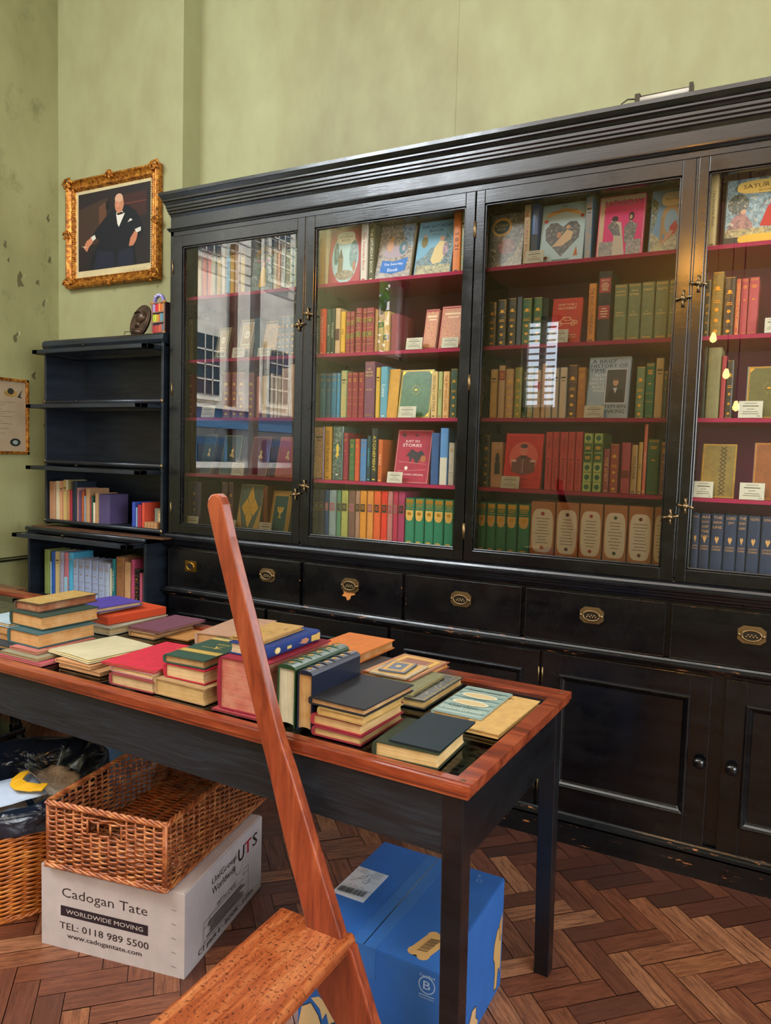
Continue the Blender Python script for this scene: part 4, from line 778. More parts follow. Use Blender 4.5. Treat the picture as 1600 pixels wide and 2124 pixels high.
PRICE_CARDS = [
 (1, 2, -2.2719, 2.765, 0.0743, 0.0485),
 (1, 2, -2.1208, 2.765, 0.0784, 0.041),
 (1, 3, -2.4533, 2.765, 0.0817, 0.0555),
 (1, 4, -2.2667, 2.765, 0.0738, 0.06),
 (1, 5, -2.5469, 2.765, 0.0732, 0.069),
 (1, 5, -2.1012, 2.765, 0.071, 0.068),
 (1, 5, -2.3018, 2.765, 0.05, 0.067),
 (2, 2, -1.3577, 2.765, 0.0737, 0.0485),
 (2, 2, -1.1978, 2.765, 0.0725, 0.042),
 (2, 3, -1.3791, 2.765, 0.0789, 0.047),
 (2, 4, -1.4291, 2.765, 0.0713, 0.0465),
 (3, 1, -0.8658, 2.765, 0.071, 0.0475),
 (3, 2, -0.7607, 2.765, 0.0735, 0.0495),
 (3, 3, -0.6158, 2.765, 0.0717, 0.045),
 (3, 4, -0.9242, 2.765, 0.0745, 0.0475),
 (4, 2, -0.0504, 2.765, 0.0471, 0.0505),
 (4, 3, -0.0999, 2.765, 0.0729, 0.057),
 (4, 4, -0.2299, 2.765, 0.0614, 0.056),
 (4, 4, -0.0793, 2.765, 0.0755, 0.057),
]
TABLE_BOOKS = [
 (-1.8569, 1.3984, 0.785, 0.7935, 0.2, 0.17, 1.5533, 'L', '#b8505c', 'p', '#cf8f7a', 'thin pink book lowest in the tall stack at table left'),
 (-1.8796, 1.4022, 0.795, 0.8045, 0.17, 0.16, 1.5533, 'L', '#8c8468', 'p', '#b98c55', 'thin grey drab book second from bottom in the tall left stack'),
 (-1.911, 1.4238, 0.806, 0.8155, 0.1257, 0.2117, 1.5477, 'L', '#b06a60', 'p', '#b98c55', 'thin pinkish book under the two thick volumes'),
 (-1.9309, 1.4457, 0.817, 0.8605, 0.148, 0.2048, 1.5272, 'L', '#2f5458', 'p', '#c08a4c', 'thick book with blue green boards and brown page edges'),
 (-1.9568, 1.4786, 0.862, 0.904, 0.1621, 0.2045, 1.5097, 'L', '#243a30', 'p', '#c08a4c', 'thick dark green book second from top in tall stack'),
 (-2.0095, 1.509, 0.9055, 0.932, 0.1151, 0.2272, 1.5882, 'L', '#5e4a34', 'worn', '#8a4a28', 'worn mottled brown book on top of the tall left stack'),
 (-1.9848, 1.7633, 0.785, 0.811, 0.1168, 0.2698, 1.5672, 'L', '#a8a08c', 'p', '#b59a6c', 'old grey paper bound book beneath the orange slipcase'),
 (-2.0194, 1.7836, 0.8125, 0.8405, 0.16, 0.2517, 1.4661, 'L', '#b8401c', 'box', '#b8401c', 'bright orange red cloth slipcase lying on an old book'),
 (-1.8254, 1.8053, 0.785, 0.8035, 0.1138, 0.2, 1.5708, 'L', '#8a6a48', 'p', '#b8864c', 'tan book beneath the plum coloured book'),
 (-1.8047, 1.8164, 0.805, 0.814, 0.1469, 0.2266, 1.5882, 'L', '#6b4050', 'p', '#a87a58', 'plum coloured thin book with faint gilt ornament'),
 (-1.6441, 1.4247, 0.785, 0.7965, 0.17, 0.16, 1.5533, 'L', '#a87a50', 'p', '#c89a64', 'frayed tan pamphlet lowest in the loose paper pile'),
 (-1.6812, 1.4222, 0.798, 0.8085, 0.15, 0.15, 1.5359, 'L', '#c08a5c', 'p', '#c89a64', 'thin tan book in the loose paper pile'),
 (-1.6945, 1.4274, 0.81, 0.8155, 0.2107, 0.2296, 1.4312, 'L', '#bdb492', 'paper', '#d8c088', 'large cream paper booklet topping the loose pile'),
 (-1.4149, 1.3962, 0.785, 0.816, 0.1559, 0.1976, 1.5664, 'L', '#8c3838', 'p', '#c0a070', 'thick red edged book with wavy pages under the red folio'),
 (-1.4236, 1.4043, 0.8175, 0.834, 0.1524, 0.2054, 1.5636, 'L', '#b08078', 'p', '#d2b078', 'cream paged book between two red books'),
 (-1.4176, 1.4056, 0.8355, 0.8425, 0.1888, 0.2518, 1.6089, 'L', '#c0283c', 'red', '#c88a5c', 'large bright red folio with faint gilt title'),
 (-1.2387, 1.3967, 0.785, 0.8275, 0.1739, 0.2, 1.5359, 'L', '#a8875c', 'p', '#c09a5c', 'very thick buff bound book under the red volume'),
 (-1.2576, 1.4184, 0.829, 0.8655, 0.1374, 0.19, 1.5533, 'L', '#a81c30', 'p', '#d0b080', 'deep red book with cream pages under the green gilt book'),
 (-1.265, 1.4257, 0.867, 0.889, 0.1325, 0.221, 1.6171, 'L', '#2c4a3c', 'greengilt', '#a8804c', 'dark green book with gilt bands on its cover'),
 (-1.0385, 1.3848, 0.785, 0.79, 0.1679, 0.28, 1.5532, 'L', '#a03c44', 'p', '#c07868', 'thin red book flat beneath the huge ledger'),
 (-1.0483, 1.3949, 0.7915, 0.9205, 0.1404, 0.29, 1.5708, 'L', '#8c1c30', 'p', '#c06a58', 'huge crimson ledger with pink page edges'),
 (-1.0748, 1.4274, 0.922, 0.9515, 0.1131, 0.235, 1.5708, 'R', '#1c3470', 'bluegilt', '#d0b890', 'thick royal blue book with gilt flowers along its spine'),
 (-1.5139, 1.8666, 0.785, 0.826, 0.1568, 0.272, 1.7391, 'L', '#b08a70', 'p', '#c08850', 'pale brown worn folio behind the ladder pole'),
 (-1.0942, 1.4457, 0.953, 0.9625, 0.0974, 0.1875, 1.6216, 'L', '#b08a50', 'tanmark', '#b08048', 'tan cloth book on top of the royal blue book'),
 (-1.0354, 1.8294, 0.785, 0.7965, 0.1619, 0.195, 1.5359, 'L', '#2c2420', 'p', '#a06a3c', 'dark flat book beneath the orange folio'),
 (-1.0849, 1.9099, 0.798, 0.8265, 0.1763, 0.2176, 1.5465, 'L', '#c8702c', 'p', '#b87838', 'large orange folio with fawn page edges'),
 (-0.9614, 1.3923, 0.785, 0.925, 0.0508, 0.2366, 1.5586, 'U', '#1f4020', 'ribgilt', '#c8b894', 'green leather book standing on its fore edge, gilt ribs up'),
 (-0.9121, 1.39, 0.785, 0.92, 0.0415, 0.2139, 1.5621, 'U', '#141c30', 'ribgilt', '#b8894c', 'navy leather book standing on its fore edge, gilt ribs up'),
 (-0.7765, 1.3814, 0.785, 0.8055, 0.1279, 0.2021, 1.5505, 'L', '#8c2834', 'p', '#c09a60', 'dull red book lowest in the four book stack'),
 (-0.777, 1.3831, 0.807, 0.833, 0.1329, 0.1894, 1.5234, 'L', '#9c2c34', 'p', '#c8a068', 'red book second from bottom in the four book stack'),
 (-0.7677, 1.3775, 0.8345, 0.853, 0.1233, 0.1741, 1.5162, 'L', '#a88a50', 'p', '#b8904c', 'straw coloured thin book under the black book'),
 (-0.7671, 1.3784, 0.8545, 0.871, 0.1498, 0.2209, 1.5184, 'L', '#1c1c20', 'p', '#a87a48', 'large worn black book on top of four book stack'),
 (-0.5807, 1.3584, 0.785, 0.8185, 0.1462, 0.1649, 1.6038, 'L', '#2c3420', 'p', '#c8a468', 'thick olive green book at the front table edge'),
 (-0.5797, 1.3632, 0.82, 0.824, 0.118, 0.2011, 1.5708, 'L', '#1c2a30', 'p', '#3a3a30', 'thin dark slate book on top of the olive green book'),
 (-0.5317, 1.5857, 0.785, 0.797, 0.0964, 0.2847, 1.5209, 'L', '#c8a060', 'tan2', '#b88a44', 'tan book beneath the gardening book at table corner'),
 (-0.5968, 1.6448, 0.785, 0.8015, 0.129, 0.2285, 1.5551, 'L', '#8aa098', 'garden', '#c09a58', 'pale green gardening book with cream oval panels'),
 (-0.7589, 1.6736, 0.785, 0.8075, 0.15, 0.25, 1.5533, 'L', '#30302c', 'dark', '#b8904c', 'dark illustrated jacket book under a thin olive book'),
 (-0.8001, 1.6866, 0.809, 0.819, 0.13, 0.2, 1.5533, 'L', '#7c7a58', 'p', '#c09c58', 'thin olive grey book leaning across the dark jacket book'),
 (-0.8409, 1.7589, 0.809, 0.825, 0.1567, 0.2291, 1.5007, 'L', '#8c4424', 'frame', '#b87c38', 'red brown tooled leather folio with gilt borders'),
 (-0.8523, 1.7538, 0.8265, 0.8305, 0.1141, 0.1403, 1.5533, 'L', '#b8a890', 'frame', '#b8a890', 'small cream tooled card on the brown folio'),
 (-0.8694, 1.7788, 0.832, 0.8365, 0.0772, 0.1038, 1.6695, 'L', '#3c5470', 'frame', '#8a8a88', 'tiny blue floral tooled book on the cream card'),
 (-2.0874, 1.4583, 0.785, 0.7985, 0.18, 0.2, 1.5708, 'L', '#2c3438', 'p', '#b98c55', 'dark blue grey book at bottom left behind the tall stack'),
 (-2.146, 1.4996, 0.8, 0.821, 0.18, 0.2, 1.5708, 'L', '#a0703c', 'p', '#a8743c', 'brown book behind the tall left stack'),
 (-2.2105, 1.5449, 0.8225, 0.8295, 0.18, 0.2, 1.5708, 'L', '#9fb0b8', 'paper', '#c0a070', 'pale blue white paper covered book behind the tall stack'),
 (-1.7181, 1.854, 0.785, 0.789, 0.1017, 0.13, 1.6057, 'L', '#b07c44', 'p', '#c09050', 'thin tan pamphlet lying flat between plum and brown books'),
 (-2.08, 1.8, 0.785, 0.85, 0.17, 0.2, 1.55, 'L', '#5c5448', 'p', '#b59a6c', 'thick drab book hidden under the violet book at table back'),
 (-2.065, 1.76, 0.852, 0.868, 0.16, 0.2, 1.45, 'L', '#4a3a90', 'p', '#b59a6c', 'violet blue book sticking out behind the tall stack'),
]
CASE_BOOKS = [
 (-3.5228, 2.728, 1.03, 0.0466, 0.208, 0.13, '#a87a58', 'p', 'tan torn box spine book'),
 (-3.4778, 2.728, 1.03, 0.0343, 0.212, 0.13, '#c8b898', 'p', 'cream cloth book'),
 (-3.4464, 2.728, 1.03, 0.0245, 0.2145, 0.13, '#b8786c', 'g', 'pink floral spine book'),
 (-3.418, 2.728, 1.03, 0.0285, 0.2215, 0.13, '#a89a68', 'g', 'tall drab book with black motif'),
 (-3.3935, 2.728, 1.03, 0.0147, 0.169, 0.13, '#b07848', 'p', 'fawn thin book'),
 (-3.3757, 2.728, 1.03, 0.0178, 0.17, 0.13, '#a02838', 'p', 'crimson thin book'),
 (-3.3477, 2.728, 1.03, 0.0322, 0.217, 0.13, '#1c2838', 'p', 'tall blue black book'),
 (-3.3215, 2.728, 1.03, 0.0145, 0.183, 0.13, '#a87870', 'p', 'dusty pink book'),
 (-3.305, 2.728, 1.03, 0.0134, 0.168, 0.13, '#5a4668', 'p', 'purple thin book'),
 (-3.286, 2.728, 1.03, 0.0195, 0.1665, 0.13, '#a0502c', 'p', 'orange brown book'),
 (-3.2686, 2.728, 1.03, 0.0102, 0.142, 0.13, '#8ca0b0', 'p', 'blue grey thin book'),
 (-3.246, 2.728, 1.03, 0.0274, 0.183, 0.13, '#b08860', 'p', 'tan upright book'),
 (-3.2236, 2.728, 1.03, 0.0101, 0.137, 0.13, '#a83838', 'p', 'small red book'),
 (-3.2106, 2.728, 1.03, 0.0111, 0.145, 0.13, '#285040', 'p', 'small green book'),
 (-3.194, 2.728, 1.03, 0.017, 0.1095, 0.13, '#d8ccb0', 'p', 'small cream book'),
 (-3.1724, 2.728, 1.03, 0.021, 0.161, 0.13, '#a8845c', 'p', 'light brown book'),
 (-2.9055, 2.728, 1.03, 0.0196, 0.129, 0.13, '#3048a0', 'p', 'bright blue book'),
 (-2.8872, 2.728, 1.03, 0.0121, 0.102, 0.13, '#7c98b8', 'p', 'pale blue small book'),
 (-2.8695, 2.728, 1.03, 0.0111, 0.117, 0.13, '#a03040', 'p', 'dark red small book'),
 (-2.8562, 2.728, 1.03, 0.0111, 0.1175, 0.13, '#982838', 'p', 'maroon small book'),
 (-2.8386, 2.728, 1.03, 0.0156, 0.129, 0.13, '#c84830', 'p', 'vermilion book'),
 (-3.4662, 2.65, 0.63, 0.0385, 0.24, 0.13, '#7c8848', 'p', 'tall olive green book'),
 (-3.4376, 2.65, 0.63, 0.0106, 0.176, 0.13, '#a8c8d0', 'p', 'pale blue thin book'),
 (-3.4163, 2.65, 0.63, 0.0243, 0.2335, 0.13, '#2c58a8', 'p', 'royal blue book'),
 (-3.3832, 2.65, 0.63, 0.0357, 0.236, 0.13, '#b8b088', 'g', 'cream patterned jacket book'),
 (-3.3477, 2.65, 0.63, 0.027, 0.2355, 0.13, '#9c9cb0', 'h3', 'lilac grey jacket book'),
 (-3.3146, 2.65, 0.63, 0.031, 0.237, 0.13, '#b86c78', 'L.0,.45,#90b8c8,', 'pink and pale blue jacket book'),
 (-3.2791, 2.65, 0.63, 0.0317, 0.24, 0.13, '#4ca8cc', 'h2', 'sky blue jacket book'),
 (-3.2418, 2.65, 0.63, 0.0345, 0.2085, 0.13, '#94a4bc', 'h3', 'pale blue grey set volume'),
 (-3.1991, 2.65, 0.63, 0.0422, 0.209, 0.13, '#94a0bc', 'h3', 'pale blue grey set volume'),
 (-3.1493, 2.65, 0.63, 0.0466, 0.21, 0.13, '#94a0bc', 'h3', 'pale blue grey set volume'),
 (-3.0994, 2.65, 0.63, 0.0441, 0.2075, 0.13, '#94a0bc', 'h3', 'pale blue grey set volume'),
 (-3.0497, 2.65, 0.63, 0.0445, 0.205, 0.13, '#98a4bc', 'h3', 'pale blue grey set volume'),
 (-3.007, 2.65, 0.63, 0.0307, 0.2055, 0.13, '#a0acc0', 'h3', 'pale blue grey set volume'),
 (-2.9809, 2.65, 0.63, 0.0143, 0.1835, 0.13, '#c8c4a8', 'p', 'cream thin book'),
 (-2.9598, 2.65, 0.63, 0.0208, 0.2345, 0.13, '#1f6a70', 'v:THE ENGLISH#e0d8b0', 'teal jacket book with cream letters'),
 (-2.9167, 2.65, 0.63, 0.0553, 0.2485, 0.13, '#8a5c38', 'h2', 'broad brown cloth book'),
 (-2.8634, 2.65, 0.63, 0.0388, 0.226, 0.13, '#b88c60', 'p', 'light tan book'),
 (-2.8268, 2.65, 0.63, 0.0229, 0.243, 0.13, '#b04868', 'p', 'raspberry pink book'),
 (-2.7963, 2.65, 0.63, 0.0309, 0.198, 0.13, '#1c1c24', 'b', 'black gilt banded book'),
 (-2.7682, 2.65, 0.63, 0.0181, 0.1805, 0.13, '#b85870', 'p', 'rose pink book'),
 (-2.7506, 2.65, 0.63, 0.0126, 0.1855, 0.13, '#607c74', 'p', 'grey green thin book'),
]

rnd = random.Random(3)
order = {}
for k in SHELF_BOOKS: order.setdefault(k[:2], []).append(k[2])
for k in FACING_BOOKS: order.setdefault(k[:2], []).append(k[2])
for k in order: order[k].sort()
GR = {'ls': 'red leather set with green labels', 'gg': 'green gilt flowered set', 'h3s': '', 'les': 'coral red novel set', 'ov': 'oval labelled cloth set on the bottom row', 'con': 'navy set on the bottom row', 'sli': 'tan slipcases with oval labels'}
def standing(bay, sh, x, w_, h, d, col, st, desc, y, z, where):
    lab = desc+', '+where
    loc = (x, y, z)
    if st.startswith('slip:'):
        b = MB('card', col); b.box(-w_/2, w_/2, 0, d, 0, h); dec(b, ((-w_/2, 0, 0), (1, 0, 0), (0, 0, 1), w_, h), spine_art(st, col, w_, h, rnd))
        t = thing('slipcased_book', loc, lab, 'book', GR['sli']); b.build('slipcase', t, bevel=.0015)
        MB('pages', '#c8b088').box(-w_/2+.006, w_/2-.006, d, d+.003, .004, h-.004).build('book_inside', t); return t
    t = thing('book', loc, lab, 'book', GR.get(st, GR.get(st[:3]) if st[:3] in ('con',) else None) or None)
    b = book_mesh(w_, h, d, col, pick_mat(st)); bl = min(.0035, w_*.16)
    sa = spine_art(st, col, w_, h, rnd)
    dec(b, ((-w_*.44, -bl-.0002, 0), (1, 0, 0), (0, 0, 1), w_*.88, h), sa)
    if st in ('b', 'b4', 'gleaf', 'ls'):
        for k in range(1, 6): b.box(-w_*.40, w_*.40, -bl-.0012, 0, k/6*h-.0016, k/6*h+.0016, col)
    b.build('cover', t)
    page_mesh(w_, h, d, rnd.choice(['#c8b490', '#b89c70', '#d2c4a4', '#bfa67c'])).build('page_block', t); return t
for (bay, sh, x, w_, h, d, col, st, desc) in SHELF_BOOKS:
    i = order[(bay, sh)].index(x)
    standing(bay, sh, x, w_, h, d*rnd.uniform(.9, 1.05), col, st, desc, 2.80+rnd.uniform(-.003, .006), ZS[sh]+.0008, f'{ORD[i]} from left, {SHN[sh]}, {BYN[bay]}')
SKN = '#c89878'
ART = {
 'p': [],
 'satg': [('r', .5, .5, 1, 1, '#5a7058', 'painted'), ('p', [(.1, .8), (.3, .92), (.7, .92), (.9, .8), (.86, .74), (.5, .84), (.14, .74)], '#d8b030'), ('t', 'THE SATURDAY', .5, .73, .8, .07, '#e8d060'), ('t', 'BOOK', .5, .63, .6, .07, '#b04028'), ('p', [(.35, .1), (.42, .45), (.5, .55), (.6, .45), (.68, .1)], '#d0a83c'), ('e', .5, .55, .16, .09, '#c08858')],
 'filig': [('b', .04, .02, GO, 'gilt'), ('r', .5, .55, .62, .66, '#8a8678', 'marks'), ('b', .18, .03, '#e0d8b8'), ('e', .5, .6, .34, .2, '#e0d8b0'), ('t', 'TALES', .5, .6, .26, .05, '#4a4438'), ('r', .5, .35, .5, .03, '#e0d8b0'), ('r', .5, .28, .4, .03, '#e0d8b0')],
 'goldmap': [('b', .03, .03, GO, 'gilt'), ('r', .5, .55, .84, .74, '#6a4a18', 'marks'), ('e', .5, .62, .5, .36, '#2c2010', 'marks'), ('r', .5, .3, .6, .04, GO, 'gilt')],
 'fig': [('b', .03, .012, GO, 'gilt'), ('p', [(.42, .48), (.5, .55), (.47, .62), (.56, .66), (.6, .6), (.56, .55), (.64, .47), (.56, .5), (.5, .44)], '#e0c070'), ('e', .6, .46, .1, .05, '#e0c070')],
 'diam': [('b', .03, .015, GO, 'gilt'), ('p', [(.5, .97), (.64, .73), (.5, .53), (.36, .73)], GO, 'gilt'), ('p', [(.14, .53), (.34, .71), (.5, .53), (.34, .36)], GO, 'gilt'), ('p', [(.86, .53), (.66, .71), (.5, .53), (.66, .36)], GO, 'gilt'), ('p', [(.5, .12), (.64, .34), (.5, .53), (.36, .34)], GO, 'gilt'), ('l', [(.5, .97), (.5, .1)], .001, '#4a5a50'), ('l', [(.14, .53), (.86, .53)], .001, '#4a5a50'), ('p', [(.04, .04), (.04, .6), (.3, .04)], '#b89c50', 'marks'), ('p', [(.96, .04), (.96, .6), (.7, .04)], '#b89c50', 'marks'), ('r', .5, .06, .9, .08, '#b89c50', 'marks')],
 'goblet': [('r', .5, .5, .98, .98, '#c8a04c'), ('b', .05, .03, '#8a6a28'), ('b', .11, .02, '#8a6a28'), ('r', .5, .5, .62, .76, '#2c5c58'), ('p', [(.34, .64), (.66, .64), (.62, .55), (.53, .5), (.53, .44), (.6, .41), (.4, .41), (.47, .44), (.47, .5), (.38, .55)], '#e0c050'), ('e', .45, .6, .05, .025, '#b04028'), ('e', .56, .6, .05, .025, '#b04028')],
 'satoval': [('r', .5, .5, .98, .98, '#b04850'), ('p', ell(.5, .47, .42, .46, 40), '#a8c4c0'), ('e', .22, .55, .16, .4, '#3c6c60', 'painted'), ('e', .76, .52, .26, .5, '#3c7468', 'painted'), ('e', .5, .16, .6, .18, '#8c7850', 'painted'), ('r', .36, .34, .16, .26, '#7c6c48'), ('p', [(.28, .47), (.44, .47), (.4, .56), (.36, .66), (.32, .56)], '#5a4a34'), ('e', .8, .3, .1, .2, '#b07860'), ('p', ell(.5, .83, .28, .11, 30, 3), '#e0d4b0'), ('t', 'THE', .5, .89, .12, .025, '#3c3428'), ('t', 'SATURDAY', .5, .845, .44, .04, '#3c3428'), ('t', 'BOOK', .5, .785, .26, .04, '#3c3428')],
 'satmer': [('r', .5, .5, .98, .98, '#9c8c7c', 'painted'), ('p', [(.6, .98), (.98, .98), (.98, .55), (.75, .7)], '#88a4b8', 'painted'), ('e', .5, .5, .7, .22, '#a898a0'), ('e', .72, .56, .22, .24, '#4c7884'), ('e', .74, .56, .1, .12, '#a898a0'), ('e', .34, .62, .2, .22, SKN), ('e', .38, .74, .12, .09, '#b88c58'), ('p', [(.16, .36), (.5, .32), (.9, .38), (.84, .14), (.5, .10), (.12, .14)], '#2470c0'), ('t', 'The Saturday', .5, .27, .56, .06, '#e8f0f8'), ('t', 'Book', .5, .17, .3, .06, '#e8f0f8')],
 'satblue': [('r', .5, .5, .98, .98, '#74a8c0'), ('p', [(.02, .02), (.98, .02), (.98, .6), (.8, .75), (.7, .55), (.4, .5), (.2, .35), (.02, .3)], '#5c8088', 'painted'), ('r', .5, .10, .96, .18, '#a8a070', 'painted'), ('e', .2, .62, .18, .2, '#7c7040'), ('e', .2, .73, .08, .06, SKN), ('p', [(.42, .28), (.5, .5), (.62, .62), (.78, .6), (.84, .4), (.7, .22), (.5, .2)], '#d8c088'), ('e', .68, .66, .13, .09, SKN), ('e', .8, .46, .14, .26, '#b890a0', 'painted'), ('t', 'THE SATURDAY', .5, .90, .86, .055, '#1c3038'), ('t', 'BOOK', .5, .82, .4, .05, '#1c3038'), ('t', 'Edited by', .5, .75, .5, .025, '#2c4858')],
 'satfl': [('r', .5, .5, .98, .98, '#74746c', 'painted'), ('e', .5, .4, .5, .28, '#a87870', 'painted'), ('p', [(.02, .02), (.98, .02), (.98, .6), (.8, .3), (.5, .1)], '#a89c7c', 'painted'), ('e', .33, .76, .6, .34, '#c09850'), ('e', .33, .76, .46, .25, '#24404c'), ('t', 'SATURDAY', .33, .79, .38, .05, '#c0b078'), ('t', 'BOOK', .33, .72, .24, .045, '#c0b078')],
 'satheart': [('r', .5, .5, .98, .98, '#b4ccce'), ('p', [(.5, .1), (.12, .4), (.1, .58), (.2, .68), (.36, .68), (.5, .6), (.64, .68), (.8, .68), (.9, .58), (.88, .4)], '#3c3a34', 'painted'), ('p', [(.28, .28), (.45, .42), (.6, .55), (.75, .5), (.7, .38), (.5, .28)], '#d8b890'), ('e', .62, .59, .1, .07, SKN), ('e', .42, .47, .1, .1, '#c89070'), ('p', [(.12, .78), (.5, .86), (.88, .78), (.88, .84), (.5, .93), (.12, .84)], '#d8a860'), ('t', 'THE', .5, .95, .12, .03, '#4a4030'), ('t', 'SATURDAY BOOK', .5, .865, .62, .035, '#a03828'), ('e', .1, .72, .1, .06, '#c04848'), ('e', .92, .76, .08, .06, '#c04848'), ('e', .15, .1, .1, .05, '#a05828'), ('p', [(.78, .1), (.84, .26), (.88, .1)], '#b86828'), ('r', .5, .05, .4, .02, '#6c7c78')],
 'satpink': [('r', .5, .5, .98, .98, '#d8b898'), ('r', .55, .46, .86, .9, '#e02c78'), ('t', 'SATURDAY', .515, .885, .84, .1, '#e8c890'), ('t', 'SATURDAY', .52, .88, .84, .1, '#8c1c28'), ('t', 'BOOK 28', .36, .76, .5, .06, '#c83860'), ('e', .36, .62, .14, .1, '#241c1c'), ('p', [(.28, .6), (.5, .56), (.56, .3), (.62, .02), (.3, .02), (.36, .3)], '#c8bca8'), ('p', [(.2, .52), (.34, .6), (.46, .5), (.5, .34), (.34, .36)], '#4a4440', 'painted'), ('e', .72, .64, .12, .14, '#2c2424'), ('e', .71, .63, .06, .07, SKN), ('p', [(.58, .48), (.7, .58), (.86, .5), (.8, .22), (.6, .22)], '#5a5450', 'painted'), ('r', .2, .14, .3, .24, '#8c8078', 'painted'), ('r', .8, .14, .32, .24, '#8c8078', 'painted'), ('r', .5, .02, .9, .02, '#241c1c')],
 'satarch': [('r', .5, .5, .98, .98, '#6c94b0'), ('p', [(.02, .02), (.98, .02), (.98, .3), (.4, .2), (.02, .35)], '#a89c5c', 'painted'), ('p', [(.02, .3), (.2, .5), (.24, .8), (.02, .9)], '#4a6040', 'painted'), ('p', ell(.72, .5, .34, .28, 30), '#b09060'), ('p', ell(.74, .48, .24, .2, 30), '#88a8b8'), ('r', .42, .36, .1, .4, '#a08058'), ('p', [(.7, .4), (.9, .5), (.98, .4), (.9, .28), (.72, .3)], '#b82c30'), ('p', [(.35, .1), (.6, .18), (.85, .34), (.7, .34)], SKN), ('p', ell(.72, .84, .36, .11, 30, 3), '#dcd0b0'), ('t', 'Saturday', .72, .84, .5, .05, '#4a4438')],
 'satcrowd': [('r', .5, .5, .98, .98, '#7c98a0', 'painted'), ('e', .18, .62, .3, .3, '#3c4438', 'painted'), ('p', [(.02, .16), (.1, .4), (.25, .52), (.4, .3), (.4, .14)], '#a86c64', 'painted'), ('p', [(.5, .26), (.6, .55), (.68, .62), (.75, .5), (.78, .24)], '#b82820'), ('p', [(.74, .24), (.8, .5), (.9, .45), (.95, .24)], '#9c3428'), ('e', .26, .5, .08, .07, SKN), ('e', .66, .64, .07, .06, SKN), ('r', .5, .18, .98, .12, '#b09858', 'painted'), ('r', .5, .06, .98, .12, '#34342c'), ('p', ell(.5, .08, .3, .07, 26, 3), '#d8a838'), ('p', ell(.55, .86, .4, .1, 30, 3), '#e0b860'), ('t', 'THE', .55, .91, .1, .02, '#4a3420'), ('t', 'SATURDAY', .55, .87, .62, .06, '#4a3420'), ('t', 'BOOK', .55, .80, .2, .03, '#4a3420')],
 'orn': [('b', .03, .02, '#e0b890'), ('r', .5, .5, .86, .88, '#b03c44', 'marks'), ('r', .5, .82, .7, .04, '#e8c8a0'), ('r', .55, .74, .5, .03, '#e8c8a0'), ('e', .5, .4, .6, .3, '#b03c44', 'marks')],
 'greencorner': [('b', .015, .012, GO, 'gilt'), ('b', .045, .005, GO, 'gilt')]+[('p', [(x, y), (x+sx*.1, y), (x, y+sy*.08)], GO, 'gilt') for x, y, sx, sy in ((.05, .04, 1, 1), (.95, .04, -1, 1), (.05, .96, 1, -1), (.95, .96, -1, -1))]+[('e', .5+.12*cos(a), .58+.09*sin(a), .02, .015, GO, 'gilt') for a in (2*pi*k/10 for k in range(10))]+[('p', ell(.5, .58, .06, .02, 16, 1), GO, 'gilt')],
 'justso': [('b', .02, .008, '#d8b0a0'), ('t', 'JUST SO', .45, .78, .56, .055, '#f0e0d8'), ('t', 'STORIES', .45, .71, .56, .055, '#f0e0d8'), ('p', [(.12, .9), (.2, .95), (.22, .9), (.28, .9), (.2, .86)], '#241418'), ('p', [(.5, .92), (.56, .9), (.62, .94), (.58, .88), (.52, .88)], '#241418'), ('p', [(.3, .5), (.45, .64), (.62, .58), (.75, .62), (.86, .5), (.7, .44), (.62, .36), (.5, .48), (.42, .38), (.4, .5)], '#241820'), ('e', .8, .46, .16, .13, '#a0582c'), ('e', .34, .28, .09, .07, '#e8d8c8'), ('l', [(.1, .4), (.9, .36)], .001, '#e0a8a0'), ('l', [(.1, .22), (.9, .26)], .001, '#e0a8a0'), ('t', 'RUDYARD KIPLING', .5, .16, .7, .03, '#f0e0d8')],
 'motor': [('t', 'HOW TO BE A', .5, .86, .62, .045, '#f0d0a0'), ('t', 'MOTORIST', .5, .78, .62, .055, '#f0d0a0'), ('l', [(.14, .48), (.3, .5), (.4, .58), (.6, .58), (.68, .51), (.86, .49), (.88, .44), (.12, .44), (.14, .48)], .0022, '#f0c890'), ('l', [(.42, .58), (.44, .51), (.64, .51)], .0016, '#f0c890')]+[('l', [(cx+.07*cos(a), .435+.045*sin(a)) for a in (2*pi*k/14 for k in range(15))], .002, '#f0c890') for cx in (.28, .73)]+[('t', 'HEATH ROBINSON', .62, .19, .5, .03, '#f0d0a0'), ('t', 'AND BROWNE', .66, .14, .4, .03, '#f0d0a0')],
 'brief': [('t', 'A BRIEF', .36, .93, .62, .06, '#20262c'), ('t', 'HISTORY OF', .48, .855, .88, .06, '#20262c'), ('t', 'TIME', .21, .78, .38, .06, '#20262c'), ('t', 'FROM', .28, .70, .26, .045, '#e0e8ec'), ('t', 'THE BIG', .24, .64, .34, .045, '#e0e8ec'), ('t', 'BANG TO', .22, .575, .36, .045, '#e0e8ec'), ('t', 'BLACK', .26, .51, .3, .045, '#e0e8ec'), ('t', 'HOLES', .27, .45, .28, .045, '#e0e8ec'), ('r', .68, .52, .5, .56, '#d8dce0'), ('r', .68, .52, .47, .54, '#34383a'), ('p', [(.47, .27), (.89, .27), (.84, .46), (.7, .5), (.52, .44)], '#1c1c20'), ('e', .67, .58, .13, .12, SKN), ('e', .67, .635, .13, .05, '#4a382c'), ('p', [(.62, .49), (.72, .49), (.67, .4)], '#c8ccd0'), ('t', 'STEPHEN', .66, .19, .58, .055, '#20262c'), ('t', 'HAWKING', .6, .11, .66, .06, '#20262c')],
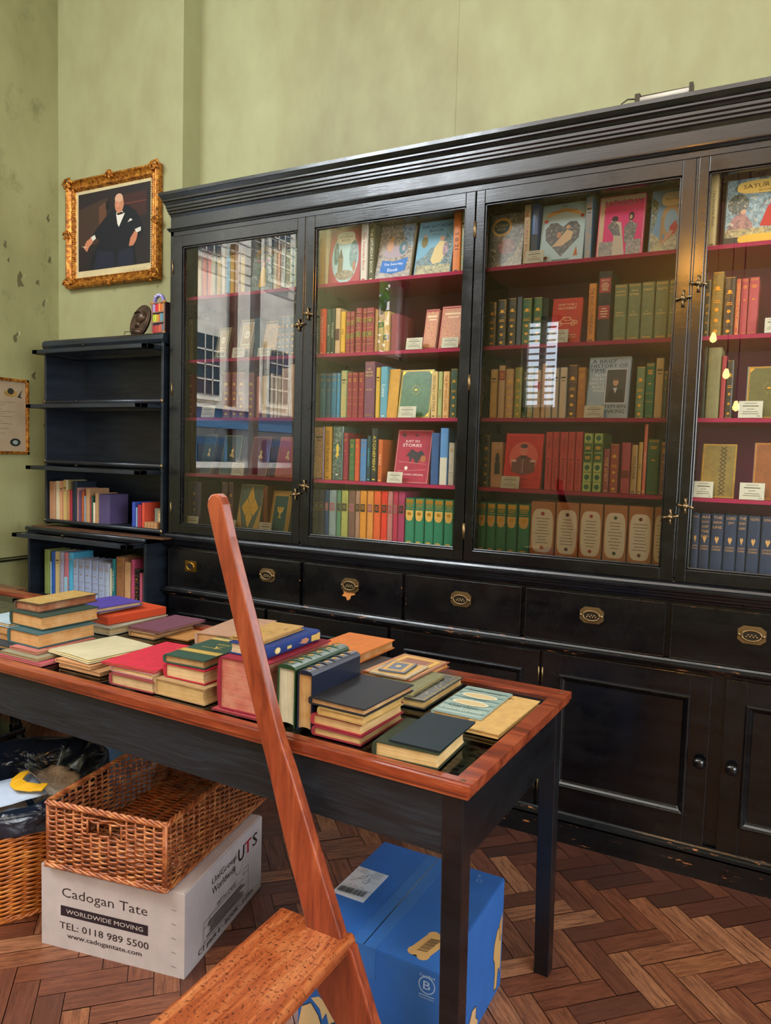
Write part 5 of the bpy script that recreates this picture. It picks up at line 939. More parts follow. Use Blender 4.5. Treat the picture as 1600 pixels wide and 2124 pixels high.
 'napo': [('b', .03, .02, '#e02830'), ('p', ell(.5, .55, .38, .3, 40), '#d85848'), ('p', [(.2, .3), (.2, .48), (.34, .56), (.42, .6), (.58, .6), (.68, .56), (.82, .48), (.82, .3), (.5, .24)], '#6a3030'), ('e', .5, .69, .2, .19, '#d87060'), ('e', .5, .77, .2, .08, '#3c2020'), ('p', [(.43, .6), (.57, .6), (.55, .54), (.45, .54)], '#3a1c1c'), ('r', .25, .5, .14, .04, '#d8a090'), ('r', .76, .5, .14, .04, '#d8a090'), ('l', [(.5, .54), (.5, .28)], .0016, '#e0b0a0')]+[('e', .46, .5-.05*k, .015, .012, '#e0b0a0') for k in range(5)]+[('l', [(.46, .69), (.49, .69)], .001, '#3a1c1c'), ('l', [(.52, .69), (.55, .69)], .001, '#3a1c1c'), ('r', .5, .17, .3, .02, '#8c1418')],
 'zig': [('b', .02, .012, GO, 'gilt'), ('l', [(.62+(.09 if k % 2 else -.09), .95-.075*k) for k in range(13)], .003, '#3c3014'), ('l', [(.62-(.09 if k % 2 else -.09), .95-.075*k) for k in range(13)], .003, '#3c3014')],
 'edge': [('b', .02, .012, GO, 'gilt'), ('b', .05, .005, GO, 'gilt')],
}
for (bay, sh, x, y, w_, h, t_, th, col, art, desc) in FACING_BOOKS:
    i = order[(bay, sh)].index(x); z = ZS[sh]+.001
    M = Matrix.Translation((x, y, z)) @ Matrix.Rotation(-R(th), 4, 'X') @ Matrix.Rotation(-pi/2, 4, 'Z') @ Matrix.Translation((-t_/2, -w_/2, 0))
    lab = f'{desc}, {BYN[bay]}' if len(desc.split()) > 7 else f'{desc}, {SHN[sh]}, {BYN[bay]}'
    t = thing('face_out_book', (0, 0, 0), lab, 'book', M=M)
    mt = 'jacket' if art.startswith('sat') or art == 'brief' else ('leather' if art in ('greencorner', 'edge', 'goldmap', 'zig') else 'cloth')
    b = book_mesh(t_, h, w_, col, mt); dec(b, ((t_/2, 0, 0), (0, 1, 0), (0, 0, 1), w_, h), ART[art]); b.build('cover', t)
    page_mesh(t_, h, w_, '#c8b48c').build('page_block', t)
    # little wire stand holding it
    if sh != 1: pass
ci = {}
for (bay, sh, x, y, w_, h) in sorted(PRICE_CARDS):
    n = ci.get((bay, sh), 0); ci[(bay, sh)] = n+1; tot = sum(1 for k in PRICE_CARDS if k[:2] == (bay, sh))
    near = min((k for k in FACING_BOOKS if k[:2] == (bay, sh)), key=lambda k: abs(k[2]-x), default=None)
    b = MB('card', '#c9c4ac'); b.box(-w_/2, w_/2, 0, .0012, 0, h); b.box(-w_/2, w_/2, .0012, .022, 0, .0015)
    dec(b, ((-w_/2, 0, 0), (1, 0, 0), (0, 0, 1), w_, h), [('r', .5, .86, .5, .03, '#5c584c'), ('r', .5, .70, .66, .05, '#3c3830'), ('r', .5, .52, .3, .03, '#5c584c'), ('r', .5, .36, .6, .03, '#5c584c'), ('r', .5, .24, .7, .03, '#5c584c'), ('r', .85, .1, .14, .03, '#5c584c')])
    o = b.build('price_card', M=Matrix.Translation((x, y, ZS[sh]+.001)) @ Matrix.Rotation(-R(9), 4, 'X'))
    tag(o, f'small printed cream price card, {ORD[n]} from left, {SHN[sh]}, {BYN[bay]}', 'price card', 'price cards inside the cabinet')

# ------------------------------------------------------------------ barrister bookcase
UX0, UX1, UY, UB, LY = -3.565, -2.690, 2.714, 2.985, 2.607
bc = thing('barrister_bookcase', (-3.13, UY, 0), 'black sectional bookcase with raised doors beside cabinet under portrait', 'bookcase')
Mb = Matrix.Translation((3.13, -UY, 0))
b = MB('black_case')
for x0, x1 in ((UX0, UX0+.014), (UX1-.016, UX1)): b.box(x0, x1, UY, UB, 1.0, 1.96); b.box(x0, x1, LY, UB, 0, .99)
b.box(UX0, UX1, UB-.012, UB, 0, 1.96, mat='case_back'); b.box(UX0, UX1, UY+.01, UB, 1.93, 1.955); b.box(UX0, UX1, LY, UB, .965, .992)
b.box(UX0, UX1, LY+.01, UB, .60, .628); b.box(UX0, UX1, LY+.01, UB, .0, .08); b.box(UX0+.014, UX1-.014, LY+.015, LY+.03, .08, .60)
b.build('case_body', bc, Mb, .0015)
for z in (1.657, 1.336, 1.012):
    b = MB('black_case'); b.box(UX0+.012, UX1-.014, UY+.006, UB-.012, z-.004, z+.014); b.tube([(UX0+.004, UY+.003, z+.008), (UX1-.006, UY+.003, z+.008)], .011, 12); b.build('shelf', bc, Mb)
b = MB('black_case'); b.prism([(UY+.02, 1.945), (UY-.004, 1.95), (UY-.012, 1.965), (UY-.010, 1.985), (UY+.004, 1.996), (UY+.02, 1.998), (UB, 1.998), (UB, 1.945)], UX0-.004, UX1+.004, 'x'); b.build('crown', bc, Mb, .002)
MB('black_case').tube([(UX0+.0, LY-.004, .984), (UX1, LY-.004, .984)], .012, 12).build('waist_roll', bc, Mb)
MB('brown_desk').box(UX0+.005, -2.60, LY+.02, 2.688, .992, .998).build('ledge_strip', bc, Mb, label='bare tan wood ledge strip')
for z, yf in ((1.924, 2.628), (1.636, 2.588), (1.312, 2.585), (.958, 2.502)):
    b = MB('black_case'); yb_ = yf+.30; yb_ = min(yb_, UB-.02)
    b.box(UX0+.016, UX1-.02, yf, yf+.045, z-.010, z+.010); b.box(UX0+.016, UX1-.02, yb_-.04, yb_, z-.010, z+.010); b.box(UX0+.016, UX0+.056, yf, yb_, z-.010, z+.010); b.box(UX1-.06, UX1-.02, yf, yb_, z-.010, z+.010)
    d = b.build('lifted_door', bc, Mb, .0015)
    MB('cabinet_glass').add([(UX0+.05, yf+.04, z), (UX1-.055, yf+.04, z), (UX1-.055, yb_-.03, z), (UX0+.05, yb_-.03, z)], [(0, 1, 2, 3)]).build('glass_pane', d)
    MB('dark_metal').lathe([(.004, 0), (.004, .008), (.009, .011), (.007, .016)], (-3.17, yf+.012, z+.009), 'z', 10).build('knob', d)
for x in (UX0+.006, UX1-.008):
    for z in (1.665, 1.344, 1.020): MB('old_brass').lathe([(.010, 0), (.010, -.006)], (x, UY-.001, z), 'y', 10).build('brass_stud', bc, Mb)
seen = {}
cols = {}
for n, (x, y, z, w_, h, d, col, st, desc) in enumerate(CASE_BOOKS):
    lower = z < .8; right = (not lower) and x > -3.0
    key = 'l' if lower else ('r' if right else 'u'); i = seen.get(key, 0); seen[key] = i+1
    where = {'l': 'lower section of black bookcase', 'u': 'left row of bookcase third shelf', 'r': 'right cluster of bookcase third shelf'}[key]
    t = thing('book', (x, y+rnd.uniform(0, .006), z+(.001 if lower else -.0025+.0), ), f'{desc}, {ORD[i]} from left, {where}', 'book', 'pale blue grey book set' if 'set volume' in desc else None)
    if not lower: t.location.z = 1.0268
    b = book_mesh(w_, h, d, col, pick_mat(st)); bl = min(.0035, w_*.16); dec(b, ((-w_*.44, -bl-.0002, 0), (1, 0, 0), (0, 0, 1), w_*.88, h), spine_art(st, col, w_, h, rnd)); b.build('cover', t)
    page_mesh(w_, h, d, '#c8b490').build('page_block', t)
b = MB('card', '#4c4266'); b.box(-.042, .042, 0, .125, 0, .158); o = b.build('purple_box', M=Matrix.Translation((-3.125, 2.735, 1.0265)), bevel=.002); tag(o, 'dull purple slipcase box standing at right end of bookcase row', 'box')
for i, x in enumerate((-2.800, -2.757)):
    b = MB('card', '#a87c50'); b.box(-.0205, .0205, 0, .06, 0, .033); b.box(-.003, .003, -.0004, .06, 0, .0334, '#8c6440'); b.box(-.0205, .0205, -.0006, 0, .015, .017, '#8c6440')
    tag(b.build('kraft_box', M=Matrix.Translation((x, 2.722, 1.0265)), bevel=.001), ['small tan kraft box, left of two, on bookcase shelf', 'small tan kraft box, right of two, on bookcase shelf'][i], 'box')
t = thing('book', (-2.775, 2.79, 1.0268), 'grey and tan small book facing out behind the kraft boxes', 'book')
b = book_mesh(.018, .10, .07, '#7c8478'); dec(b, ((.009, 0, 0), (0, 1, 0), (0, 0, 1), .07, .10), [('r', .6, .5, .62, .8, '#a08c60'), ('r', .6, .55, .4, .4, '#c8b48c'), ('r', .6, .6, .3, .03, '#5c4c30')]); b.build('cover', t); page_mesh(.018, .10, .07, '#c8b48c').build('page_block', t)
t.matrix_world = Matrix.Translation((-2.775, 2.79, 1.0268)) @ Matrix.Rotation(-pi/2, 4, 'Z') @ Matrix.Translation((0, -.035, 0))
for i, (a0, w0) in enumerate(((0, .010), (.012, .012))):
    t = thing('book', (-2.732+a0, 2.80, 1.0268), ['dark navy book at far right end of bookcase third shelf', 'black book against right side of bookcase third shelf'][i], 'book')
    book_mesh(w0, .13, .12, ['#1c2434', '#14161c'][i]).build('cover', t); page_mesh(w0, .13, .12, '#b8a078').build('page_block', t)

# ------------------------------------------------------------------ things on top of the bookcase and on the walls
t = thing('bronze_plaque', (-2.985, 2.80, 1.9985), 'oval bronze relief plaque of a head tilted on wire stand', 'sculpture')
Mt = Matrix.Scale(1.22, 4) @ Matrix.Rotation(R(-14), 4, 'X') @ Matrix.Rotation(R(12), 4, 'Y')
b = MB('bronze'); b.prism(ell(0, .075, .052, .073, 32), 0, .012, 'y', smooth=False); b.prism(ell(0, .075, .045, .065, 32), -.003, 0, 'y'); b.build('oval_plate', t, Mt, .002)
b = MB('bronze'); b.lathe([(.001, -.026), (.018, -.02), (.027, -.006), (.03, .004), (.026, .02), (.012, .03), (.001, .032)], (.004, -.004, .088), 'z', 16, sy=.55)
b.lathe([(.013, 0), (.012, .03)], (.0, -.002, .045), 'z', 12, sy=.6); b.lathe([(.002, 0), (.006, .004), (.004, .012)], (-.024, -.006, .084), 'z', 8); b.lathe([(.001, -.01), (.035, .002), (.033, .012), (.018, .016)], (.002, -.001, .022), 'z', 16, sy=.4)
b.tube([(-.022, -.018, .098), (-.008, -.02, .11), (.012, -.02, .112), (.028, -.014, .10)], .004, 6); b.build('relief_head', t, Mt)
b = MB('steel_wire'); b.tube([(-.04, -.02, .028), (-.04, -.03, 0), (.012, -.03, 0), (.012, -.02, .028), (-.04, -.02, .028)], .0022, 6); b.tube([(-.03, -.03, .003), (-.02, .05, .003), (0, -.03, .003)], .0022, 6); b.build('wire_stand', t)
t = thing('model_bookcase', (-2.80, 2.79, 1.9985), 'miniature painted bookcase ornament with arched top and tiny books', 'ornament', rz=R(-6))
b = MB('card', '#3a2c38'); b.box(-.045, .045, 0, .05, 0, .165); b.build('body', t, bevel=.002)
b = MB('card', '#8c6a5c'); b.box(-.05, .05, -.006, 0, 0, .012); b.box(-.05, -.042, -.006, 0, 0, .165); b.box(.042, .05, -.006, 0, 0, .165)
for z in (.062, .112, .158): b.box(-.045, .045, -.006, 0, z, z+.006)
for x in (-.046, .046):
    for z in (.01, .162): b.lathe([(.009, 0), (.009, -.008)], (x, 0, z), 'y', 10, '#b07c3c')
b.build('front_frame', t)
arc = [(.04*cos(a), .165+.042*sin(a)) for a in (pi*k/12 for k in range(13))]; b = MB('card', '#8c84c0'); b.prism(arc+[(.028*cos(a), .165+.028*sin(a)) for a in (pi*k/12 for k in range(12, -1, -1))], -.004, .01, 'y')
dec(b, ((-.036, -.0045, .19), (1, 0, 0), (0, 0, 1), .07, .02), [('r', .2+.2*k, .3+(.3 if k in (1, 2) else 0), .12, .35, '#e0dcf0') for k in range(4)]); b.build('arched_sign', t)
rb = random.Random(4)
for z, cs in ((.014, ['#a03038', '#b84040', '#a84838', '#c05848', '#b06048', '#3c6c8c']), (.068, ['#a8b838', '#c8c848', '#b89838', '#c86838', '#6c8c98', '#488898']), (.118, ['#a890c0', '#b83838', '#c83038', '#e0a060', '#c86830', '#b88850'])):
    for k in range(9): b = MB('print', cs[k*len(cs)//9]); b.box(-.040+.009*k, -.032+.009*k, -.005, 0, z, z+rb.uniform(.034, .04)); b.build('tiny_book', t)

# portrait
FX0, FX1, FZ0, FZ1, FY = -3.700, -2.985, 2.335, 2.935, 2.999
t = thing('framed_portrait', (-3.34, FY, FZ0), 'ornate gilt framed portrait of seated man in dark suit', 'picture'); Mf = Matrix.Translation((3.34, -FY, -FZ0))
b = MB('gold_frame'); prof = [(0, -.004), (0, -.034), (.006, -.044), (.014, -.046), (.022, -.036), (.036, -.028), (.046, -.030), (.052, -.026), (.056, -.014), (.060, -.012)]; vs_ = []
for ins, yo in prof: vs_ += [(FX0+ins, FY+yo, FZ0+ins), (FX1-ins, FY+yo, FZ0+ins), (FX1-ins, FY+yo, FZ1-ins), (FX0+ins, FY+yo, FZ1-ins)]
b.add(vs_, [(4*k+a, 4*k+(a+1) % 4, 4*k+4+(a+1) % 4, 4*k+4+a) for k in range(len(prof)-1) for a in range(4)])
rf = random.Random(8)
def scroll(cx, cz, r, n):
    for k in range(n):
        a = rf.uniform(0, 2*pi); q = rf.uniform(0, r); b.lathe([(.001, .006), (.007, .002), (.009, -.004), (.005, -.011), (.001, -.014)], (cx+q*cos(a), FY-.038, cz+q*sin(a)), 'y', 8)
    for s_ in (-1, 1):
        b.tube([(cx+s_*r*(1.1-.09*k)*cos(k*.5), FY-.046, cz+r*(1.1-.09*k)*sin(k*.5)) for k in range(11)], .0045, 6)
for cx in (FX0+.022, FX1-.022):
    for cz in (FZ0+.022, FZ1-.022): scroll(cx, cz, .036, 16)
mx, mz = (FX0+FX1)/2, (FZ0+FZ1)/2
for cx, cz in ((mx, FZ0+.014), (mx, FZ1-.012), (FX0+.012, mz), (FX1-.012, mz)): scroll(cx, cz, .024, 9)
n = 52
for k in range(n):
    for zz_ in (FZ0+.050, FZ1-.050): b.lathe([(.004, 0), (.003, -.004)], (FX0+.06+(FX1-FX0-.12)*k/(n-1), FY-.030, zz_), 'y', 6)
for k in range(42):
    for xx_ in (FX0+.050, FX1-.050): b.lathe([(.004, 0), (.003, -.004)], (xx_, FY-.030, FZ0+.06+(FZ1-FZ0-.12)*k/41), 'y', 6)
b.build('frame', t, Mf)
b = MB('card', '#c8b98e'); b.box(FX0+.055, FX1-.055, FY-.012, FY-.006, FZ0+.055, FZ1-.055)
dec(b, ((FX0+.055, FY-.012, FZ0+.055), (1, 0, 0), (0, 0, 1), FX1-FX0-.11, FZ1-FZ0-.11), [('l', [(.62+.016*k, .028+.012*((k*7) % 3-1)) for k in range(20)], .0012, '#6c6048'), ('l', [(.7+.014*k, .012+.006*((k*5) % 3-1)) for k in range(16)], .001, '#6c6048')]); b.build('mount', t, Mf)
b = MB('print', '#241e20'); PX0, PX1, PZ0, PZ1 = FX0+.078, FX1-.078, FZ0+.095, FZ1-.078; b.box(PX0, PX1, FY-.0135, FY-.012, PZ0, PZ1)
dec(b, ((PX0, FY-.0135, PZ0), (1, 0, 0), (0, 0, 1), PX1-PX0, PZ1-PZ0), [('p', [(0, .3), (.4, .35), (.42, .9), (.2, .85), (0, .8)], '#3c2c24'), ('p', [(.3, .4), (.4, .45), (.4, .85), (.3, .8)], '#5c3c2c'), ('r', .75, .75, .4, .3, '#3a2220'), ('r', .78, .78, .34, .012, '#6c3428'), ('r', .42, .8, .05, .1, '#141214'),
  ('p', [(.16, .0), (.2, .22), (.3, .3), (.3, .38), (.2, .44), (.28, .54), (.42, .68), (.55, .76), (.7, .76), (.82, .66), (.9, .5), (.9, .36), (.78, .3), (.82, .0)], '#12161e'), ('p', [(.22, .0), (.28, .24), (.5, .2), (.52, .0)], '#1b2030'), ('p', [(.56, .0), (.58, .2), (.76, .22), (.78, .0)], '#1b2030'),
  ('p', [(.56, .54), (.54, .68), (.6, .72), (.66, .66), (.58, .5)], '#d8d4c8'), ('p', [(.54, .67), (.6, .69), (.66, .67), (.62, .655), (.57, .65)], '#0c0c10'), ('p', ell(.585, .79, .062, .115, 24), '#b87c5c'), ('p', ell(.58, .86, .055, .06, 20), '#c89c80'), ('p', ell(.565, .785, .02, .05, 14), '#c8866a'), ('l', [(.55, .74), (.6, .735)], .002, '#7c4438'), ('l', [(.545, .81), (.565, .81)], .002, '#4a2c24'), ('l', [(.595, .81), (.615, .81)], .002, '#4a2c24'),
  ('p', [(.18, .42), (.24, .45), (.26, .40), (.20, .36)], '#d0ccc0'), ('p', [(.08, .30), (.12, .38), (.19, .42), (.22, .36), (.16, .30), (.13, .24)], '#b87858'), ('p', [(.80, .44), (.88, .46), (.88, .41), (.82, .39)], '#d0ccc0'), ('p', [(.72, .24), (.74, .34), (.80, .42), (.84, .38), (.82, .3), (.78, .24)], '#b87858'), ('p', [(.70, .54), (.74, .585), (.77, .56)], '#d8d4c8'), ('l', [(.06, .32), (.13, .30)], .003, '#d8c8a8')])
b.build('painting', t, Mf)
# certificate
X_ = XL+.001
t = thing('framed_certificate', (X_, 2.5, 1.38), 'thin gilt framed handwritten certificate with crest and black seal', 'picture'); Mc = Matrix.Translation((-X_, -2.5, -1.38))
cy0, cy1, cz0, cz1 = 2.10, 2.790, 1.376, 1.797
b = MB('gold_frame'); e = .017
for q in ((cy0, cy1, cz0, cz0+e), (cy0, cy1, cz1-e, cz1), (cy0, cy0+e, cz0, cz1), (cy1-e, cy1, cz0, cz1)): b.box(X_, X_+.018, q[0], q[1], q[2], q[3])
b.build('frame', t, Mc, .003)
b = MB('card', '#a08c70'); b.box(X_, X_+.006, cy0+e, cy1-e, cz0+e, cz1-e)
pr = [('e', .86, .83, .13, .10, '#2c2824', 'marks'), ('e', .86, .86, .06, .09, '#2c2824'), ('p', [(.92, .78), (.97, .9), (.95, .8), (.97, .77)], '#2c2824'), ('e', .90, .13, .10, .105*.66/.38*.62, '#1c2420'), ('e', .90, .13, .05, .06, '#889088')]
rr = random.Random(2)
for k in range(16): pr.append(('l', [(.45+.03*i, .70-.034*k+rr.uniform(-.004, .004)) for i in range(int(rr.uniform(10, 17)))], .0016, '#4a3c2c'))
dec(b, ((X_+.0062, cy0+e, cz0+e), (0, 1, 0), (0, 0, 1), cy1-cy0-2*e, cz1-cz0-2*e), pr); b.build('paper', t, Mc)
# ------------------------------------------------------------------ display table
TA = R(-1.68); TL = 2.60; TD = .709
t = thing('display_table', (-.49, 1.302, 0), 'long black display table with cherry framed glass top under books', 'table', rz=TA); ZT = .793
b = MB('table_cherry')
for x0, x1, y0, y1 in ((-TL, 0, 0, .036), (-TL, 0, TD-.05, TD)): b.box(x0, x1, y0, y1, ZT-.020, ZT)
b.box(-.040, 0, .036, TD-.05, ZT-.020, ZT); b.box(-TL, -TL+.04, .036, TD-.05, ZT-.020, ZT)
for x0, x1, y0, y1 in ((-TL+.004, -.004, .004, .014), (-TL+.004, -.004, TD-.014, TD-.004), (-.014, -.004, .014, TD-.014)): b.box(x0, x1, y0, y1, ZT-.030, ZT-.020)
b.box(-TL, 0, .010, .013, ZT, ZT+.0022)
b.box(-.06, -.012, -.0004, .01, ZT-.019, ZT-.004, mat='table_cherry')
b.build('top_frame', t, bevel=.0018)
for x, y in ((-.022, .02), (-.022, TD-.024)): MB('brown_desk').lathe([(.006, -.002), (.006, .0006)], (x, y, ZT), 'z', 12).build('wood_plug', t)
MB('table_glass').add([(-TL+.038, .034, ZT-.0105), (-.038, .034, ZT-.0105), (-.038, TD-.048, ZT-.0105), (-TL+.038, TD-.048, ZT-.0105)], [(0, 1, 2, 3)]).build('glass_top', t)
MB('drawn_cloth').box(-TL+.04, -.04, .03, TD-.05, ZT-.05, ZT-.045).build('display_lining', t, label='olive patterned lining under glass')
I_ = .020
b = MB('apron_wood'); b.box(-TL+I_, -I_-.044, I_+.002, I_+.022, .63, ZT-.02); b.build('apron', t, bevel=.001)
b = MB('apron_wood'); b.box(-TL+I_, -I_-.044, TD-I_-.022, TD-I_-.002, .63, ZT-.02); b.build('apron', t, bevel=.001)
b = MB('black_rubbed'); b.box(-I_-.022, -I_-.002, I_+.044, TD-I_-.044, .615, ZT-.02); b.build('apron', t, bevel=.001)
b = MB('black_rubbed'); b.box(-TL+I_+.002, -TL+I_+.022, I_+.044, TD-I_-.044, .615, ZT-.02); b.build('apron', t, bevel=.001)
for sx, sy in ((0, 0), (0, 1), (1, 0), (1, 1)):
    X = -I_-.046 if not sx else -TL+I_; Yl = I_ if not sy else TD-I_-.046; s_ = 1 if not sx else -1
    b = MB('black_rubbed'); a = .046; f_ = .041; ox = .012*s_; oyy = 0
    b.add([(X+ox+(a-f_)/2, Yl+(a-f_)/2, 0), (X+ox+(a+f_)/2, Yl+(a-f_)/2, 0), (X+ox+(a+f_)/2, Yl+(a+f_)/2, 0), (X+ox+(a-f_)/2, Yl+(a+f_)/2, 0), (X, Yl, ZT-.02), (X+a, Yl, ZT-.02), (X+a, Yl+a, ZT-.02), (X, Yl+a, ZT-.02)],
          [(0, 3, 2, 1), (4, 5, 6, 7), (0, 1, 5, 4), (1, 2, 6, 5), (2, 3, 7, 6), (3, 0, 4, 7)]); b.build('leg', t, bevel=.002)

def cover_art(st):
    if st == 'red': return [('t', 'FRITH', .62, .88, .34, .045, '#d08a4c'), ('r', .62, .82, .4, .012, '#c8804c'), ('r', .62, .79, .3, .008, '#c8804c')]
    if st == 'greengilt': return [('r', .5, .30, .96, .12, '#98904c', 'marks'), ('r', .5, .24, .96, .012, GO, 'gilt'), ('r', .5, .36, .96, .012, GO, 'gilt'), ('r', .5, .90, .96, .1, '#98904c', 'marks'), ('t', 'KEW', .6, .68, .3, .06, '#c0a850'), ('p', [(.5, .62), (.6, .54), (.7, .62), (.62, .5), (.6, .46), (.58, .5)], '#c0a850'), ('r', .5, .5, .5, .01, '#c0a850')]
    if st == 'worn': return [('r', .5, .5, .94, .96, '#7c6a48', 'marks'), ('r', .5, .4, .5, .03, '#b8a888'), ('r', .5, .62, .6, .02, '#b8a888')]
    if st == 'garden':
        p = [('r', .5, .5, .97, .98, '#8aa098')]
        for k in range(13): p.append(('r', .5, .05+.075*k, .95, .018, '#5f7a74' if k % 2 else '#b4c0b0'))
        for y in (.68, .40): p += [('p', ell(.5, y, .38, .09, 36), '#d0ccb0'), ('p', ell(.5, y, .33, .066, 36), '#bcb49a', 'marks')]
        return p+[('t', 'Even more', .5, .86, .7, .07, '#3c4c40'), ('t', 'for your', .5, .54, .6, .06, '#3c4c40'), ('t', 'Garden', .46, .25, .6, .08, '#3c4c40'), ('t', 'V. SACKVILLE-WEST', .5, .12, .86, .05, '#dcdcc8')]
    if st == 'dark': return [('r', .5, .5, .98, .98, '#3c3830', 'painted'), ('b', .04, .03, '#8c7c4c')]
    if st == 'frame': return [('b', .05, .03, GO, 'gilt'), ('b', .11, .10, GO, 'marks'), ('b', .24, .015, GO, 'gilt'), ('e', .5, .5, .22, .22, '#c8b078', 'marks')]
    if st == 'tan2': return [('p', [(.2, .9), (.26, .94), (.3, .9), (.26, .86)], '#7c5c30'), ('e', .34, .9, .05, .03, '#7c5c30'), ('p', [(.1, .1), (.2, .14), (.16, .22)], '#8c6c3c')]
    if st == 'tanmark': return [('r', .55, .45, .3, .1, '#5c4420', 'marks'), ('r', .8, .7, .04, .1, '#5c4420')]
    return []
for (nx, ny, zb, zt_, a, bb, g, sp, col, st, edge, lab) in TABLE_BOOKS:
    bd = Vector((cos(g), sin(g), 0)); ad = Vector((-sin(g), cos(g), 0)); N = Vector((nx, ny, 0))
    if sp == 'L': O = N+ad*a; yv, zv = -ad, bd; w_, d, h = zt_-zb, a, bb; O.z = (zb+zt_)/2
    elif sp == 'R': O = N+bd*bb; yv, zv = ad, -bd; w_, d, h = zt_-zb, a, bb; O.z = (zb+zt_)/2
    else: O = N+ad*a/2; yv, zv = Vector((0, 0, -1)), bd; w_, d, h = a, zt_-zb, bb; O.z = zt_
    xv = yv.cross(zv); M = Matrix((xv, yv, zv)).transposed().to_4x4(); M.translation = O
    base = Matrix.Translation((nx, ny, zb)); t = thing('book' if st not in ('box', 'paper') else ('slipcase' if st == 'box' else 'paper_booklet'), (nx, ny, zb), lab, 'book' if st != 'paper' else 'booklet')
    Ml = base.inverted() @ M
    if st == 'box':
        b = MB('card', col); b.box(-w_/2, w_/2, 0, d, 0, h); dec(b, ((w_/2, 0, 0), (0, 1, 0), (0, 0, 1), d, h), [('b', .06, .008, '#d86a38'), ('r', .5, .8, .3, .01, '#d86a38')]); b.build('case', t, Ml, .002)
        MB('pages', '#b89868').box(-w_/2+.003, w_/2-.003, -.001, .001, .003, h-.003).build('book_inside', t, Ml); continue
    if st == 'paper':
        b = MB('card', col); rp = random.Random(1)
        for k in range(3):
            x0 = -w_/2+k*w_/3; n = 8; vs_ = []
            for i in range(n+1):
                u_ = i/n
                for v_ in (0, 1): vs_ += [(x0+.008*k*0+.006*sin(u_*2.2)*(k+1)/3*(1-v_*.6), d*u_-(.006*k), h*v_+.004*k)]
            top = [(x+w_/3*.8, y, z) for x, y, z in vs_]; m_ = len(vs_)
            fs = []
            for i in range(n): q = 2*i; fs += [(q, q+1, q+3, q+2), (m_+q, m_+q+2, m_+q+3, m_+q+1), (q, q+2, m_+q+2, m_+q), (q+1, m_+q+1, m_+q+3, q+3)]
            fs += [(0, m_, m_+1, 1), (2*n, 2*n+1, m_+2*n+1, m_+2*n)]
            b.add(vs_+top, fs, col if k != 1 else edge)
        b.build('sheets', t, Ml); continue
    b = book_mesh(w_, h, d, col, pick_mat(st) if st != 'garden' else 'jacket', t=.003, bulge=min(.008, w_*.22))
    dec(b, ((w_/2, 0, 0), (0, 1, 0), (0, 0, 1), d, h), cover_art(st))
    if st == 'ribgilt':
        bl = min(.008, w_*.22)
        for k in range(1, 6): b.tube([(-w_*.42, -.001, h*k/6), (-w_*.25, -bl*.8-.001, h*k/6), (0, -bl-.0018, h*k/6), (w_*.25, -bl*.8-.001, h*k/6), (w_*.42, -.001, h*k/6)], .0022, 6)
        for k in range(6): dec(b, ((-w_*.2, -bl-.0004, h*(k+.5)/6-.014), (1, 0, 0), (0, 0, 1), w_*.4, .028), [('p', [(.5, 1), (.62, .62), (1, .5), (.62, .38), (.5, 0), (.38, .38), (0, .5), (.38, .62)], GO, 'gilt'), ('e', .5, .5, .3, .3, GO, 'gilt')])
    if st == 'bluegilt':
        bl = min(.008, w_*.22)
        dec(b, ((-w_*.34, -bl-.0005, 0), (1, 0, 0), (0, 0, 1), w_*.68, h), [('r', .5, .05, .96, .06, '#b89850', 'marks'), ('e', .5, .83, .8, .10, '#d8c890', 'marks'), ('e', .5, .83, .4, .05, '#d8c890'), ('r', .45, .62, .4, .08, '#b8a870', 'marks'), ('p', [(.1, .3), (.5, .24), (.9, .3), (.8, .4), (.6, .38), (.5, .44), (.3, .38)], '#b07858'), ('r', .5, .14, .8, .12, '#b89850', 'marks')])
    b.build('cover', t, Ml); page_mesh(w_, h, d, edge, .003).build('page_block', t, Ml)

# ------------------------------------------------------------------ library steps
t = thing('library_steps', (-.70, 1.0, 0), 'worn orange pine library steps with one tall handle pole in foreground', 'ladder'); Ms = Matrix.Translation((.70, -1.0, 0))
PY0, PY1 = 1.268, 1.297
left = [(-.660, 0), (-.756, .227), (-.804, .282), (-.835, .418), (-.900, .60), (-.941, .732), (-.965, .80), (-1.041, 1.038), (-1.105, 1.235), (-1.124, 1.300)]
right = [(-1.122, 1.316), (-1.113, 1.327), (-1.100, 1.329), (-1.088, 1.322), (-1.080, 1.306), (-1.060, 1.235), (-.993, 1.044), (-.925, .84), (-.905, .79), (-.884, .745), (-.748, .417), (-.722, .40), (-.667, .263), (-.530, 0)]
b = MB('pole_pine'); b.prism(left+right, PY0, PY1, 'y')
b.build('handle_pole', t, Ms @ Matrix.Identity(4), .004)
b = MB('tread_pine'); pr = [(-.925, .385), (-.925, .408), (-.921, .414), (-.915, .416), (-.748, .416), (-.740, .418), (-.733, .414), (-.729, .404), (-.731, .392), (-.738, .384), (-.75, .382)]; b.prism(pr, .62, 1.300, 'y'); b.build('tread', t, Ms, .003)
MB('dark_metal').lathe([(.008, -.001), (.014, .0006), (.006, .001)], (-.82, 1.15, .416), 'z', 12).build('knot', t, Ms) if False else None
b = MB('pole_pine'); b.prism([(-.925, 0), (-.925, .385), (-.83, .385), (-.83, 0)], .64, .668, 'y'); b.build('near_support', t, Ms, .003)

